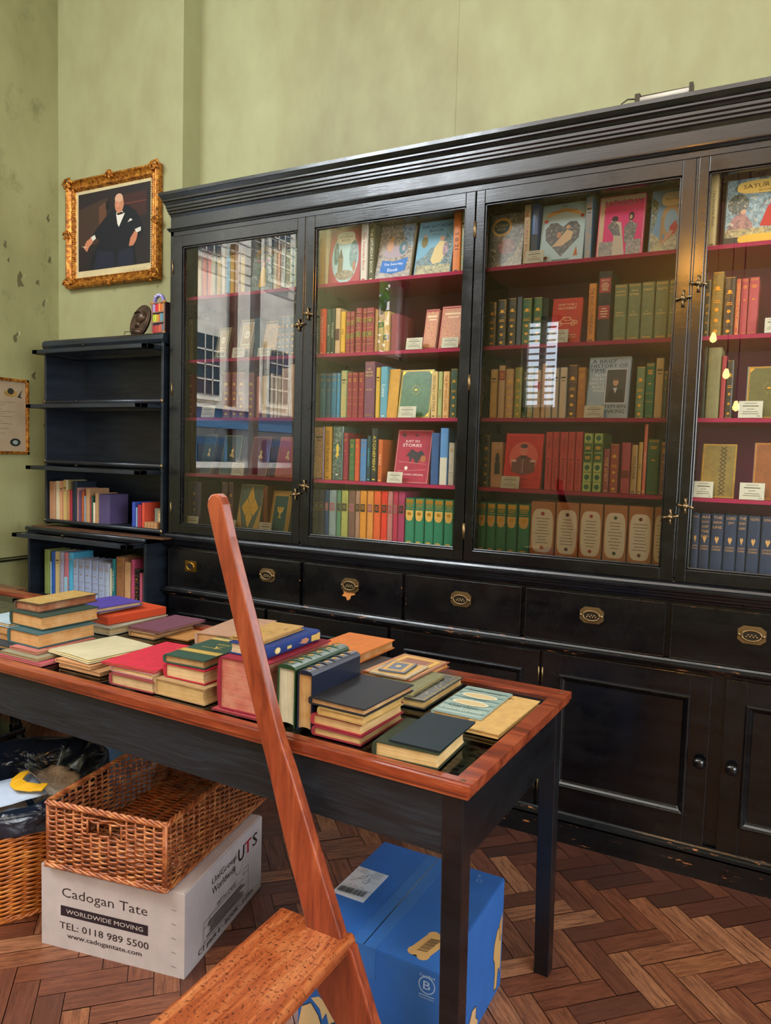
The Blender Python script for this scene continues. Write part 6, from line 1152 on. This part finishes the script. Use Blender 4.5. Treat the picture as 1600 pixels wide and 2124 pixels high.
# ------------------------------------------------------------------ wicker
def weave_wall(b, path, z0, z1, pitch, dz, r, amp, skip=None, closed=True):
    pts = [Vector(p) for p in path]; seg = []; L = 0; N = len(pts)
    for i in range(N if closed else N-1): a, c = pts[i], pts[(i+1) % N]; l = (c-a).length; seg.append((a, c, L, l)); L += l
    ns = max(2, round(L/pitch/2)*2); pitch = L/ns; rows = int((z1-z0)/dz)
    def at(s):
        s = s % L
        for a, c, s0, l in seg:
            if s <= s0+l+1e-9:
                tt = (s-s0)/l; d = (c-a)/l; return a+(c-a)*tt, Vector((d.y, -d.x))
        return pts[0], Vector((0, 1))
    for k in range(rows):
        z = z0+dz*(k+.5); run = []
        M_ = ns*5
        for i in range(M_+(0 if closed else 1)):
            s = L*i/M_; p, nn = at(min(s, L-1e-6)); o_ = amp*sin(pi*s/pitch+pi*(k % 2)); q = (p.x+nn.x*o_, p.y+nn.y*o_, z+.0012*sin(i*.37+k))
            if skip and skip(s, z):
                if len(run) > 2: b.tube(run, r, 5, flat=.8)
                run = []
            else: run.append(q)
        if len(run) > 2: b.tube(run, r, 5, closed=(closed and len(run) == M_), flat=.8)
    return [at(pitch*i)[0] for i in range(ns)]
def twisted(b, path, z, r, strands=3, off=.005, closed=True, turns=26):
    N = len(path)
    for s_ in range(strands):
        b.tube([(p[0]+off*cos(2*pi*(i*turns/N+s_/strands))*.8, p[1]+off*cos(2*pi*(i*turns/N+s_/strands))*.6, z+off*sin(2*pi*(i*turns/N+s_/strands))) for i, p in enumerate(path)], r, 6, closed=closed)
def dense(pts, n):
    out = []; N = len(pts); Ls = [(Vector(pts[(i+1) % N])-Vector(pts[i])).length for i in range(N)]; T = sum(Ls)
    for i in range(N):
        k = max(1, round(n*Ls[i]/T)); a, c = Vector(pts[i]), Vector(pts[(i+1) % N]); out += [a+(c-a)*(j/k) for j in range(k)]
    return out
g = R(100.8); t = thing('wicker_basket', (-1.382, 1.416, .2425), 'rectangular brown wicker basket with handle slot on moving box', 'basket', rz=g-pi/2)
BW, BL, BH = .383, .597, .185
rect = [(-BW, 0), (0, 0), (0, BL), (-BW, BL)]
b = MB('wicker'); sk = lambda s, z: (.135 < s < .245 and .124 < z < .156)
stakes = weave_wall(b, rect, .012, BH-.012, .029, .0074, .0034, .0042, sk)
b.build('woven_sides', t)
b = MB('wicker')
for p in stakes:
    if abs(p.y) < .004 and -BW+.135 < p.x < -BW+.245: b.tube([(p.x, p.y, .004), (p.x, p.y, .122)], .003, 5)
    else: b.tube([(p.x, p.y, .004), (p.x, p.y, BH-.004)], .003, 5)
for x, y in rect: b.tube([(x, y, 0), (x, y, BH)], .0055, 6)
for s_ in (.135, .17, .21, .245): b.tube([(-BW+s_, -.003, .120), (-BW+s_, -.003, .160)], .003, 5)
b.build('stakes', t)
b = MB('wicker'); twisted(b, dense(rect, 150), BH, .0042, 4, .0062, turns=22); b.build('rim', t)
b = MB('wicker'); twisted(b, dense([(-BW-.004, -.004), (.004, -.004), (.004, BL+.004), (-BW-.004, BL+.004)], 150), .007, .004, 3, .0045, turns=22); b.build('foot_rim', t)
b = MB('wicker')
for i in range(62): y = BL*(i+.5)/62; b.tube([(-BW+BW*k/24, y, .012+.003*sin(pi*k/3+pi*(i % 2))) for k in range(25)], .0036, 5)
for i in range(7): x = -BW+BW*(i+.5)/7; b.tube([(x, .002, .012), (x, BL-.002, .012)], .004, 5)
b.build('woven_base', t)
# tall round hamper with liner
HX, HY, HR0, HR1, HH = -2.165, 1.50, .245, .30, .335
t = thing('wicker_hamper', (HX, HY, 0), 'round honey coloured wicker hamper with black bin liner by table', 'basket')
b = MB('wicker_light'); n = 44; rows = 40
for k in range(rows):
    z = .014+(HH-.03)*k/rows; rr_ = HR0+(HR1-HR0)*(z/HH)**.7; M_ = n*4
    b.tube([((rr_+.0045*sin(pi*i/4+pi*((k//1) % 2)))*cos(2*pi*i/M_), (rr_+.0045*sin(pi*i/4+pi*((k//1) % 2)))*sin(2*pi*i/M_), z+.003*sin(2*pi*i/8*.5)) for i in range(M_)], .0040, 5, closed=True, flat=.8)
b.build('woven_sides', t)
b = MB('wicker_light')
for k in range(n): a = 2*pi*k/n; b.tube([(HR0*cos(a), HR0*sin(a), .003), ((HR0+HR1)/2*cos(a)*1.01, (HR0+HR1)/2*sin(a)*1.01, HH*.5), (HR1*cos(a), HR1*sin(a), HH)], .003, 5)
b.build('stakes', t)
b = MB('wicker_light'); ring = [((HR0+.006)*cos(2*pi*k/120), (HR0+.006)*sin(2*pi*k/120)) for k in range(120)]; twisted(b, ring, .008, .005, 3, .006, turns=20); b.build('foot_rim', t)
ring = [((HR1)*cos(2*pi*k/120), (HR1)*sin(2*pi*k/120)) for k in range(120)]; b = MB('wicker_light'); twisted(b, ring, HH, .005, 3, .006, turns=20); b.build('rim', t)
MB('wicker_light').prism(ell(0, 0, HR0, HR0, 40), .004, .012).build('base_disc', t)
rb = random.Random(6); NA = 96
def ringr(r, z, jr, jz, f1, ph):
    return [((r+jr*sin(f1*a+ph)+jr*.6*sin((2*f1+1)*a+ph))*cos(a), (r+jr*sin(f1*a+ph)+jr*.6*sin((2*f1+1)*a+ph))*sin(a), z+jz*sin(round(f1*.6)*a+ph*2)+jz*.5*sin(f1*a)) for a in (2*pi*k/NA for k in range(NA))]
lay = [ringr(HR1+.010, HH-.045, .004, .006, 9, 0), ringr(HR1+.014, HH-.03, .004, .004, 11, 1), ringr(HR1+.014, HH-.01, .003, .003, 7, 2), ringr(HR1+.009, HH+.018, .004, .006, 5, 3), ringr(HR1-.012, HH+.024, .005, .010, 6, 1), ringr(HR1-.05, HH+.0, .01, .008, 8, 2), ringr(HR1-.085, HH-.045, .012, .008, 10, 3), ringr(HR1-.14, HH-.09, .01, .006, 7, 0), ringr(.05, HH-.10, .003, .003, 5, 0)]
def raise_(p):  # liner stands up along the far side
    a = math.atan2(p[1], p[0]); k = max(0, cos(a-R(62)))**1.5; return (p[0], p[1], p[2]+.03*k)
lay = [[raise_(p) if 2 < i < 7 else p for p in l] for i, l in enumerate(lay)]
b = MB('bin_bag'); vs_ = [p for l in lay for p in l]; b.add(vs_, [(i*NA+k, i*NA+(k+1) % NA, (i+1)*NA+(k+1) % NA, (i+1)*NA+k) for i in range(len(lay)-1) for k in range(NA)]+[tuple(range((len(lay)-1)*NA, len(lay)*NA))], smooth=True)
o = b.build('bin_liner'); o.location = (HX, HY, 0); tag(o, 'glossy black plastic bin liner folded over the round hamper rim', 'bin bag')
def sheet(name, pts, col, lab, cat, mat='card', seed=0, nx=7, amp=.004, bev=None):
    rs = random.Random(seed); P = [Vector(p) for p in pts]; vs_ = []
    for i in range(nx+1):
        for j in range(nx+1):
            u_, v_ = i/nx, j/nx; p = P[0]*(1-u_)*(1-v_)+P[1]*u_*(1-v_)+P[2]*u_*v_+P[3]*(1-u_)*v_; vs_.append((p.x, p.y, p.z+rs.uniform(-amp, amp)+amp*2*sin(u_*3+seed)*cos(v_*4)))
    fs = [(i*(nx+1)+j, (i+1)*(nx+1)+j, (i+1)*(nx+1)+j+1, i*(nx+1)+j+1) for i in range(nx) for j in range(nx)]
    b = MB(mat, col); b.add(vs_, fs, smooth=True); o = b.build(name); s = o.modifiers.new('thickness', 'SOLIDIFY'); s.thickness = .0012; return tag(o, lab, cat)
hz = HH-.050; HX += .085; HY -= .03
sheet('kraft_wrapping', [(HX-.12, HY+.10, hz+.02), (HX+.16, HY-.02, hz+.02), (HX+.20, HY+.14, hz+.06), (HX-.05, HY+.21, hz+.07)], '#a89478', 'crumpled brown padded wrapping at the back of the hamper', 'packaging', 'foil_wrap', 1, 9, .010)
sheet('kraft_paper', [(HX-.15, HY-.14, hz+.00), (HX+.05, HY-.21, hz+.01), (HX+.17, HY-.05, hz+.03), (HX-.10, HY+.05, hz+.02)], '#b09c84', 'torn pale brown printed carton in the hamper', 'packaging', 'card', 2, 8, .006)
sheet('white_envelope', [(HX-.13, HY-.06, hz+.048), (HX+.06, HY-.13, hz+.052), (HX+.13, HY+.02, hz+.060), (HX-.04, HY+.09, hz+.062)], '#aebccf', 'large white envelope lying on top of hamper rubbish', 'envelope', 'card', 3, 5, .0015)
sheet('paper_scrap', [(HX-.06, HY-.24, hz+.03), (HX+.00, HY-.26, hz+.03), (HX+.03, HY-.15, hz+.05), (HX-.06, HY-.13, hz+.052)], '#b4cce0', 'small pale blue paper scrap at near edge of hamper', 'paper', 'card', 4, 4, .002)
sheet('paper_scrap', [(HX+.03, HY-.20, hz+.022), (HX+.10, HY-.17, hz+.024), (HX+.12, HY-.10, hz+.03), (HX+.05, HY-.12, hz+.034)], '#a8b0b8', 'crumpled grey white paper scrap beside the near hamper rim', 'paper', 'foil_wrap', 5, 6, .008)
b = MB('print', '#e0a818'); 
for q in ([(0, .0, 0), (.05, -.02, .006), (.10, .0, .004), (.12, .025, .006), (.10, .04, .010), (.06, .02, .014), (.02, .03, .012)], [(0, .0, .002), (.02, .03, .012), (.0, .07, .02), (-.03, .06, .012), (-.02, .02, .006)], [(.10, 0, .006), (.14, .01, .012), (.13, .04, .02), (.10, .04, .014)]):
    n_ = len(q); b.add([(x, y, z) for x, y, z in q]+[(x, y, z+.006) for x, y, z in q], [tuple(range(n_)), tuple(range(n_, 2*n_))]+[(i, (i+1) % n_, n_+(i+1) % n_, n_+i) for i in range(n_)])
o = b.build('yellow_wrapper', bevel=.002); o.location = (HX-.01, HY-.01, hz+.064); tag(o, 'crumpled bright yellow wrapper on the white envelope', 'wrapper')
HX -= .085; HY += .03
# blue tub behind the hamper
t = thing('plastic_tub', (-2.27, 1.97, 0), 'shallow light blue plastic tub on floor behind the hamper', 'container', rz=R(10))
b = MB('blue_plastic'); o_ = ell(0, 0, .20, .15, 40, 5); i_ = ell(0, 0, .188, .138, 40, 5); bt = ell(0, 0, .165, .12, 40, 5); bi = ell(0, 0, .155, .112, 40, 5); n_ = 40; Z = .20
vs_ = [(x, y, 0) for x, y in bt]+[(x, y, Z-.008) for x, y in [(p[0]*.95, p[1]*.95) for p in o_]]+[(x, y, Z-.008) for x, y in o_]+[(x, y, Z) for x, y in o_]+[(x, y, Z) for x, y in i_]+[(x, y, .01) for x, y in bi]
fs = [(k*n_+i, k*n_+(i+1) % n_, (k+1)*n_+(i+1) % n_, (k+1)*n_+i) for k in range(5) for i in range(n_)]+[tuple(range(n_))[::-1], tuple(range(5*n_, 6*n_))]
b.add(vs_, fs, smooth=False); b.build('tub', t)

# ------------------------------------------------------------------ boxes
g = R(101.4); BX, BY = -1.336, 1.44
t = thing('moving_box', (BX, BY, 0), 'white cardboard moving box with black lettering beneath wicker basket', 'box', rz=g-pi/2)
b = MB('card', '#bfb4b2'); w_, l_, h_ = .465, .462, .238; b.box(-w_, 0, 0, l_, 0, h_)
b.box(-w_+.004, -.004, .002, l_/2-.001, h_, h_+.003); b.box(-w_+.004, -.004, l_/2+.001, l_-.002, h_, h_+.003)
F = ((-w_, 0, 0), (1, 0, 0), (0, 0, 1), w_, h_); q = lambda s, z: (s/w_, z/h_); K = '#2c2424'
def T(s_, x0, x1, zc, hh, col=K, F_=F, rot=0): return ('t', s_, (x0+x1)/2/w_, zc/h_, (x1-x0)/w_, hh/h_, col)
pr = [T('Cadogan Tate', .070, .350, .163, .036), ('r', .209/w_, .1125/h_, .286/w_, .030/h_, '#2a2028'), T('WORLDWIDE MOVING', .078, .342, .1125, .0125, '#c8c0b8'), T('TEL: 0118 989 5500', .062, .354, .069, .020), T('TEL: 0118 989 5500', .0627, .3547, .069, .020), T('www.cadogantate.com', .036, .384, .040, .018), T('www.cadogantate.com', .0367, .3847, .040, .018)]
pr += [('l', [(.425/w_, z/h_), (.440/w_, (z-.002)/h_)], .0014, '#4a4440') for z in (.03, .07, .11, .15, .19)]
dec(b, F, pr)
F2 = ((0, 0, 0), (0, 1, 0), (0, 0, 1), l_, h_)
def T2_(s_, x0, x1, zc, hh, col=K): return ('t', s_, (x0+x1)/2/l_, zc/h_, (x1-x0)/l_, hh/h_, col)
p2 = [('r', .3, .01, .001, .001, K)]+[T2_(s_, x0+dx, x1+dx, .187, .040, c_) for dx in (-.0012, 0, .0012) for s_, x0, x1, c_ in (('U', .300, .338, K), ('T', .342, .385, '#b01830'), ('S', .390, .432, K))]+[T2_('U', .300, .338, .185, .040), T2_('T', .342, .385, .188, .040, '#b01830'), T2_('S', .390, .432, .188, .040), T2_('UniGroup', .140, .285, .192, .026), T2_('Worldwide', .142, .282, .164, .022), T2_('WITH CARE', .170, .285, .110, .014), T2_('CT pack 6 - BOOK - 0.05m', .066, .40, .024, .020), T2_('CT pack 6 - BOOK - 0.05m', .0667, .4007, .024, .020), ('e', .405, .165/h_, .0, .0, K)]
p2 += [('l', [(.30/l_+.06*cos(a), .172/h_+.17*sin(a)) for a in (R(120)+R(230)*k/16 for k in range(17))], .0016, '#4a4444')]
p2 += [('l', [(.095/l_, .04/h_), (.365/l_, .04/h_), (.365/l_, .128/h_), (.33/l_, .128/h_), (.33/l_, .112/h_), (.365/l_, .112/h_)], .0014, K), ('l', [(.095/l_, .04/h_), (.095/l_, .10/h_), (.33/l_, .10/h_)], .0014, K), ('l', [(.13/l_, .10/h_), (.13/l_, .082/h_), (.095/l_, .082/h_)], .0014, K)]
p2 += [('r', (.22+.01*(k % 2))/l_, (.050+.009*k)/h_, (.22-.02*(k % 3))/l_, .0042/h_, '#4a4440') for k in range(5)]
dec(b, F2, p2)
b.build('carton', t, bevel=.002)
t = thing('blue_delivery_box', (-.588, 1.426, 0), 'large blue cardboard delivery box with shipping label under table', 'box')
BWd, BDp, BHt = .368, .430, .298
b = MB('card', '#2a5ca0'); b.box(-BWd, 0, 0, BDp, 0, BHt); b.box(-BWd+.002, -.194, .001, BDp-.001, BHt, BHt+.003); b.box(-.191, -.002, .001, BDp-.001, BHt, BHt+.003)
TZ = BHt+.003; TN = '#b8935c'
FT = ((-BWd, 0, TZ), (1, 0, 0), (0, 1, 0), BWd, BDp)
bone = [(.70, .03), (.66, .07), (.66, .12), (.70, .14), (.72, .13)]
def tp(x, y): return ((x+.588+BWd)/BWd, (y-1.426)/BDp)
bx, by = -.648, 1.50
bone = []
for (cx, cy, a0, a1) in ((-.012, -.036, 150, 330), (.014, -.036, 210, 395), (.014, .036, -35, 150), (-.012, .036, 30, 210)):
    for k in range(9): a = R(a0+(a1-a0)*k/8); bone.append((cx+.0155*cos(a), cy+.0155*sin(a)))
bone = [(bx+x*cos(-.25)-y*sin(-.25)-.002, by+x*sin(-.25)+y*cos(-.25)) for x, y in bone]
pr = [('p', [tp(*p) for p in bone], TN)]
for k in range(13): yy = -.024+.004*k; a = (bx+yy*.25-.001, by+yy); wv = .0016 if k % 3 else .0026; pr.append(('l', [tp(a[0]-.011, a[1]-.002), tp(a[0]+.013, a[1]+.003)], wv, '#3c342c'))
pr += [('l', [tp(-.655, 1.822), tp(-.645, 1.835)], .0012, '#88a8d0'), ('l', [tp(-.645, 1.822), tp(-.655, 1.835)], .0012, '#88a8d0'), ('l', [tp(-.648, 1.812), tp(-.636, 1.812), tp(-.636, 1.800), tp(-.648, 1.800), tp(-.648, 1.812)], .0012, '#88a8d0')]
dec(b, FT, pr, .0002)
FB = ((-BWd, 0, 0), (1, 0, 0), (0, 0, 1), BWd, BHt); cx = 1-.030/BWd; WT = '#9cb4d4'
pr = [('t', 'Certified', cx, .955, .10, .022, WT), ('l', [(cx+.019/BWd*cos(a), .885+.019/BHt*sin(a)) for a in (2*pi*k/24 for k in range(25))], .0022, WT), ('t', 'B', cx, .885, .06, .062, WT), ('r', cx, .805, .10, .006, WT), ('t', 'Corporation', cx, .785, .10, .018, WT)]
pr += [('p', [(.0, .1), (.03, .30), (.10, .36), (.16, .28), (.20, .16), (.14, .04), (.1, .0), (.0, .0)], '#c8a878'), ('p', [(.10, .40), (.16, .44), (.24, .40), (.30, .30), (.24, .24), (.22, .33), (.19, .26), (.17, .34)], '#c8a878'), ('l', [(.03, .30), (.10, .36), (.16, .28), (.20, .16), (.14, .04)], .002, '#1c2430'), ('l', [(.24, .40), (.30, .30), (.24, .24)], .002, '#1c2430')]
dec(b, FB, pr)
FR = ((0, 0, 0), (0, 1, 0), (0, 0, 1), BDp, BHt); dog = [(.98, .62), (.90, .60), (.85, .50), (.84, .38), (.87, .32), (.88, .2), (.87, .06), (.92, .04), (.94, .2), (.96, .2), (.98, .12)]
paw = [(.40, .0), (.43, .12), (.50, .24), (.56, .22), (.56, .12), (.60, .06), (.58, .0)]
dec(b, FR, [('p', dog, '#c0965c'), ('l', dog, .0024, '#141418'), ('p', [(.93, .62), (.985, .70), (.985, .50), (.95, .46)], '#b08850'), ('l', [(.93, .62), (.95, .46), (.985, .50)], .0022, '#141418'), ('p', paw, '#c8a070'), ('l', paw[:6], .0022, '#141418')])
c_ = b.build('carton', t, bevel=.0025)
b = MB('table_glass'); 
b = MB('card', '#32629f'); b.box(-.225, -.160, -.0008, BDp, TZ, TZ+.0006); b.box(-.225, -.160, -.0012, -.0004, BHt-.07, TZ+.0006); b.build('packing_tape', t, label='clear glossy packing tape')
b = MB('dark_metal'); b.box(-.1935, -.1915, .0, BDp, TZ+.0006, TZ+.001); b.build('flap_seam', t)
b = MB('card', '#c0c4cc'); lx, ly = -.951+.588, 1.571-1.426; b.box(lx-.002, lx+.090, ly-.006, ly+.134, TZ, TZ+.0005)
p = [('r', .5, .33, .96, .008, '#3c3c40'), ('r', .5, .62, .96, .006, '#3c3c40'), ('r', .6, .80, .006, .36, '#3c3c40'), ('t', 'GB - BAL1 1209', .45, .38, .5, .035, '#3c3c40'), ('l', [(.15, .5), (.3, .6), (.4, .75), (.5, .78), (.46, .68), (.36, .62)], .0016, '#1c1c20'), ('l', [(.5, .55), (.62, .52), (.66, .64), (.6, .72)], .0016, '#1c1c20'), ('l', [(.3, .84), (.6, .82)], .0014, '#1c1c20')]
rr = random.Random(9); x = .08
while x < .92: w2 = rr.choice([.008, .012, .02]); p.append(('r', x, .18, w2, .18, '#1c1c20')); x += w2+rr.choice([.008, .014])
p += [('r', rr.uniform(.2, .45), .9-.03*k, .25, .008, '#5c5c60') for k in range(5)]+[('r', .8, .9-.04*k, .25, .01, '#5c5c60') for k in range(6)]
dec(b, ((lx-.002, ly-.006, TZ+.0005), (1, 0, 0), (0, 1, 0), .092, .14), p); b.build('shipping_label', t)

# ------------------------------------------------------------------ old desk at far left
t = thing('writing_desk', (-3.13, 2.28, 0), 'brown panelled desk with black turned leg at far left edge', 'desk')
b = MB('brown_desk'); b.box(-.60, .0, -.80, 0, .735, .752); b.build('top', t, bevel=.002)
b = MB('black_lacquer'); b.box(-.605, .008, -.805, .008, .712, .735); b.prism([(-.05, .70), (.0, .70), (.012, .712), (.012, .735), (-.05, .735)], -.05, .012, 'y'); b.build('edge_moulding', t, bevel=.004)
b = MB('brown_desk'); b.box(-.59, -.06, -.78, -.01, .16, .712); b.box(-.06, -.02, -.72, -.09, .16, .712)
for z0, z1 in ((.54, .68), (.36, .52), (.18, .34)): b.box(-.02, -.014, -.66, -.14, z0, z1)
b.build('carcass', t, bevel=.003)
for x, y in ((-.035, -.035), (-.035, -.765)):
    b = MB('black_lacquer'); b.lathe([(.02, .0), (.035, .004), (.042, .02), (.036, .04), (.02, .05), (.022, .07), (.030, .085), (.022, .10), (.026, .14), (.030, .40), (.026, .66), (.032, .70), (.030, .712)], (x, y, 0), 'z', 20); b.build('leg', t)
b = MB('black_lacquer'); b.box(-.59, .0, -.795, -.005, .05, .075); b.build('base_rail', t, bevel=.005)
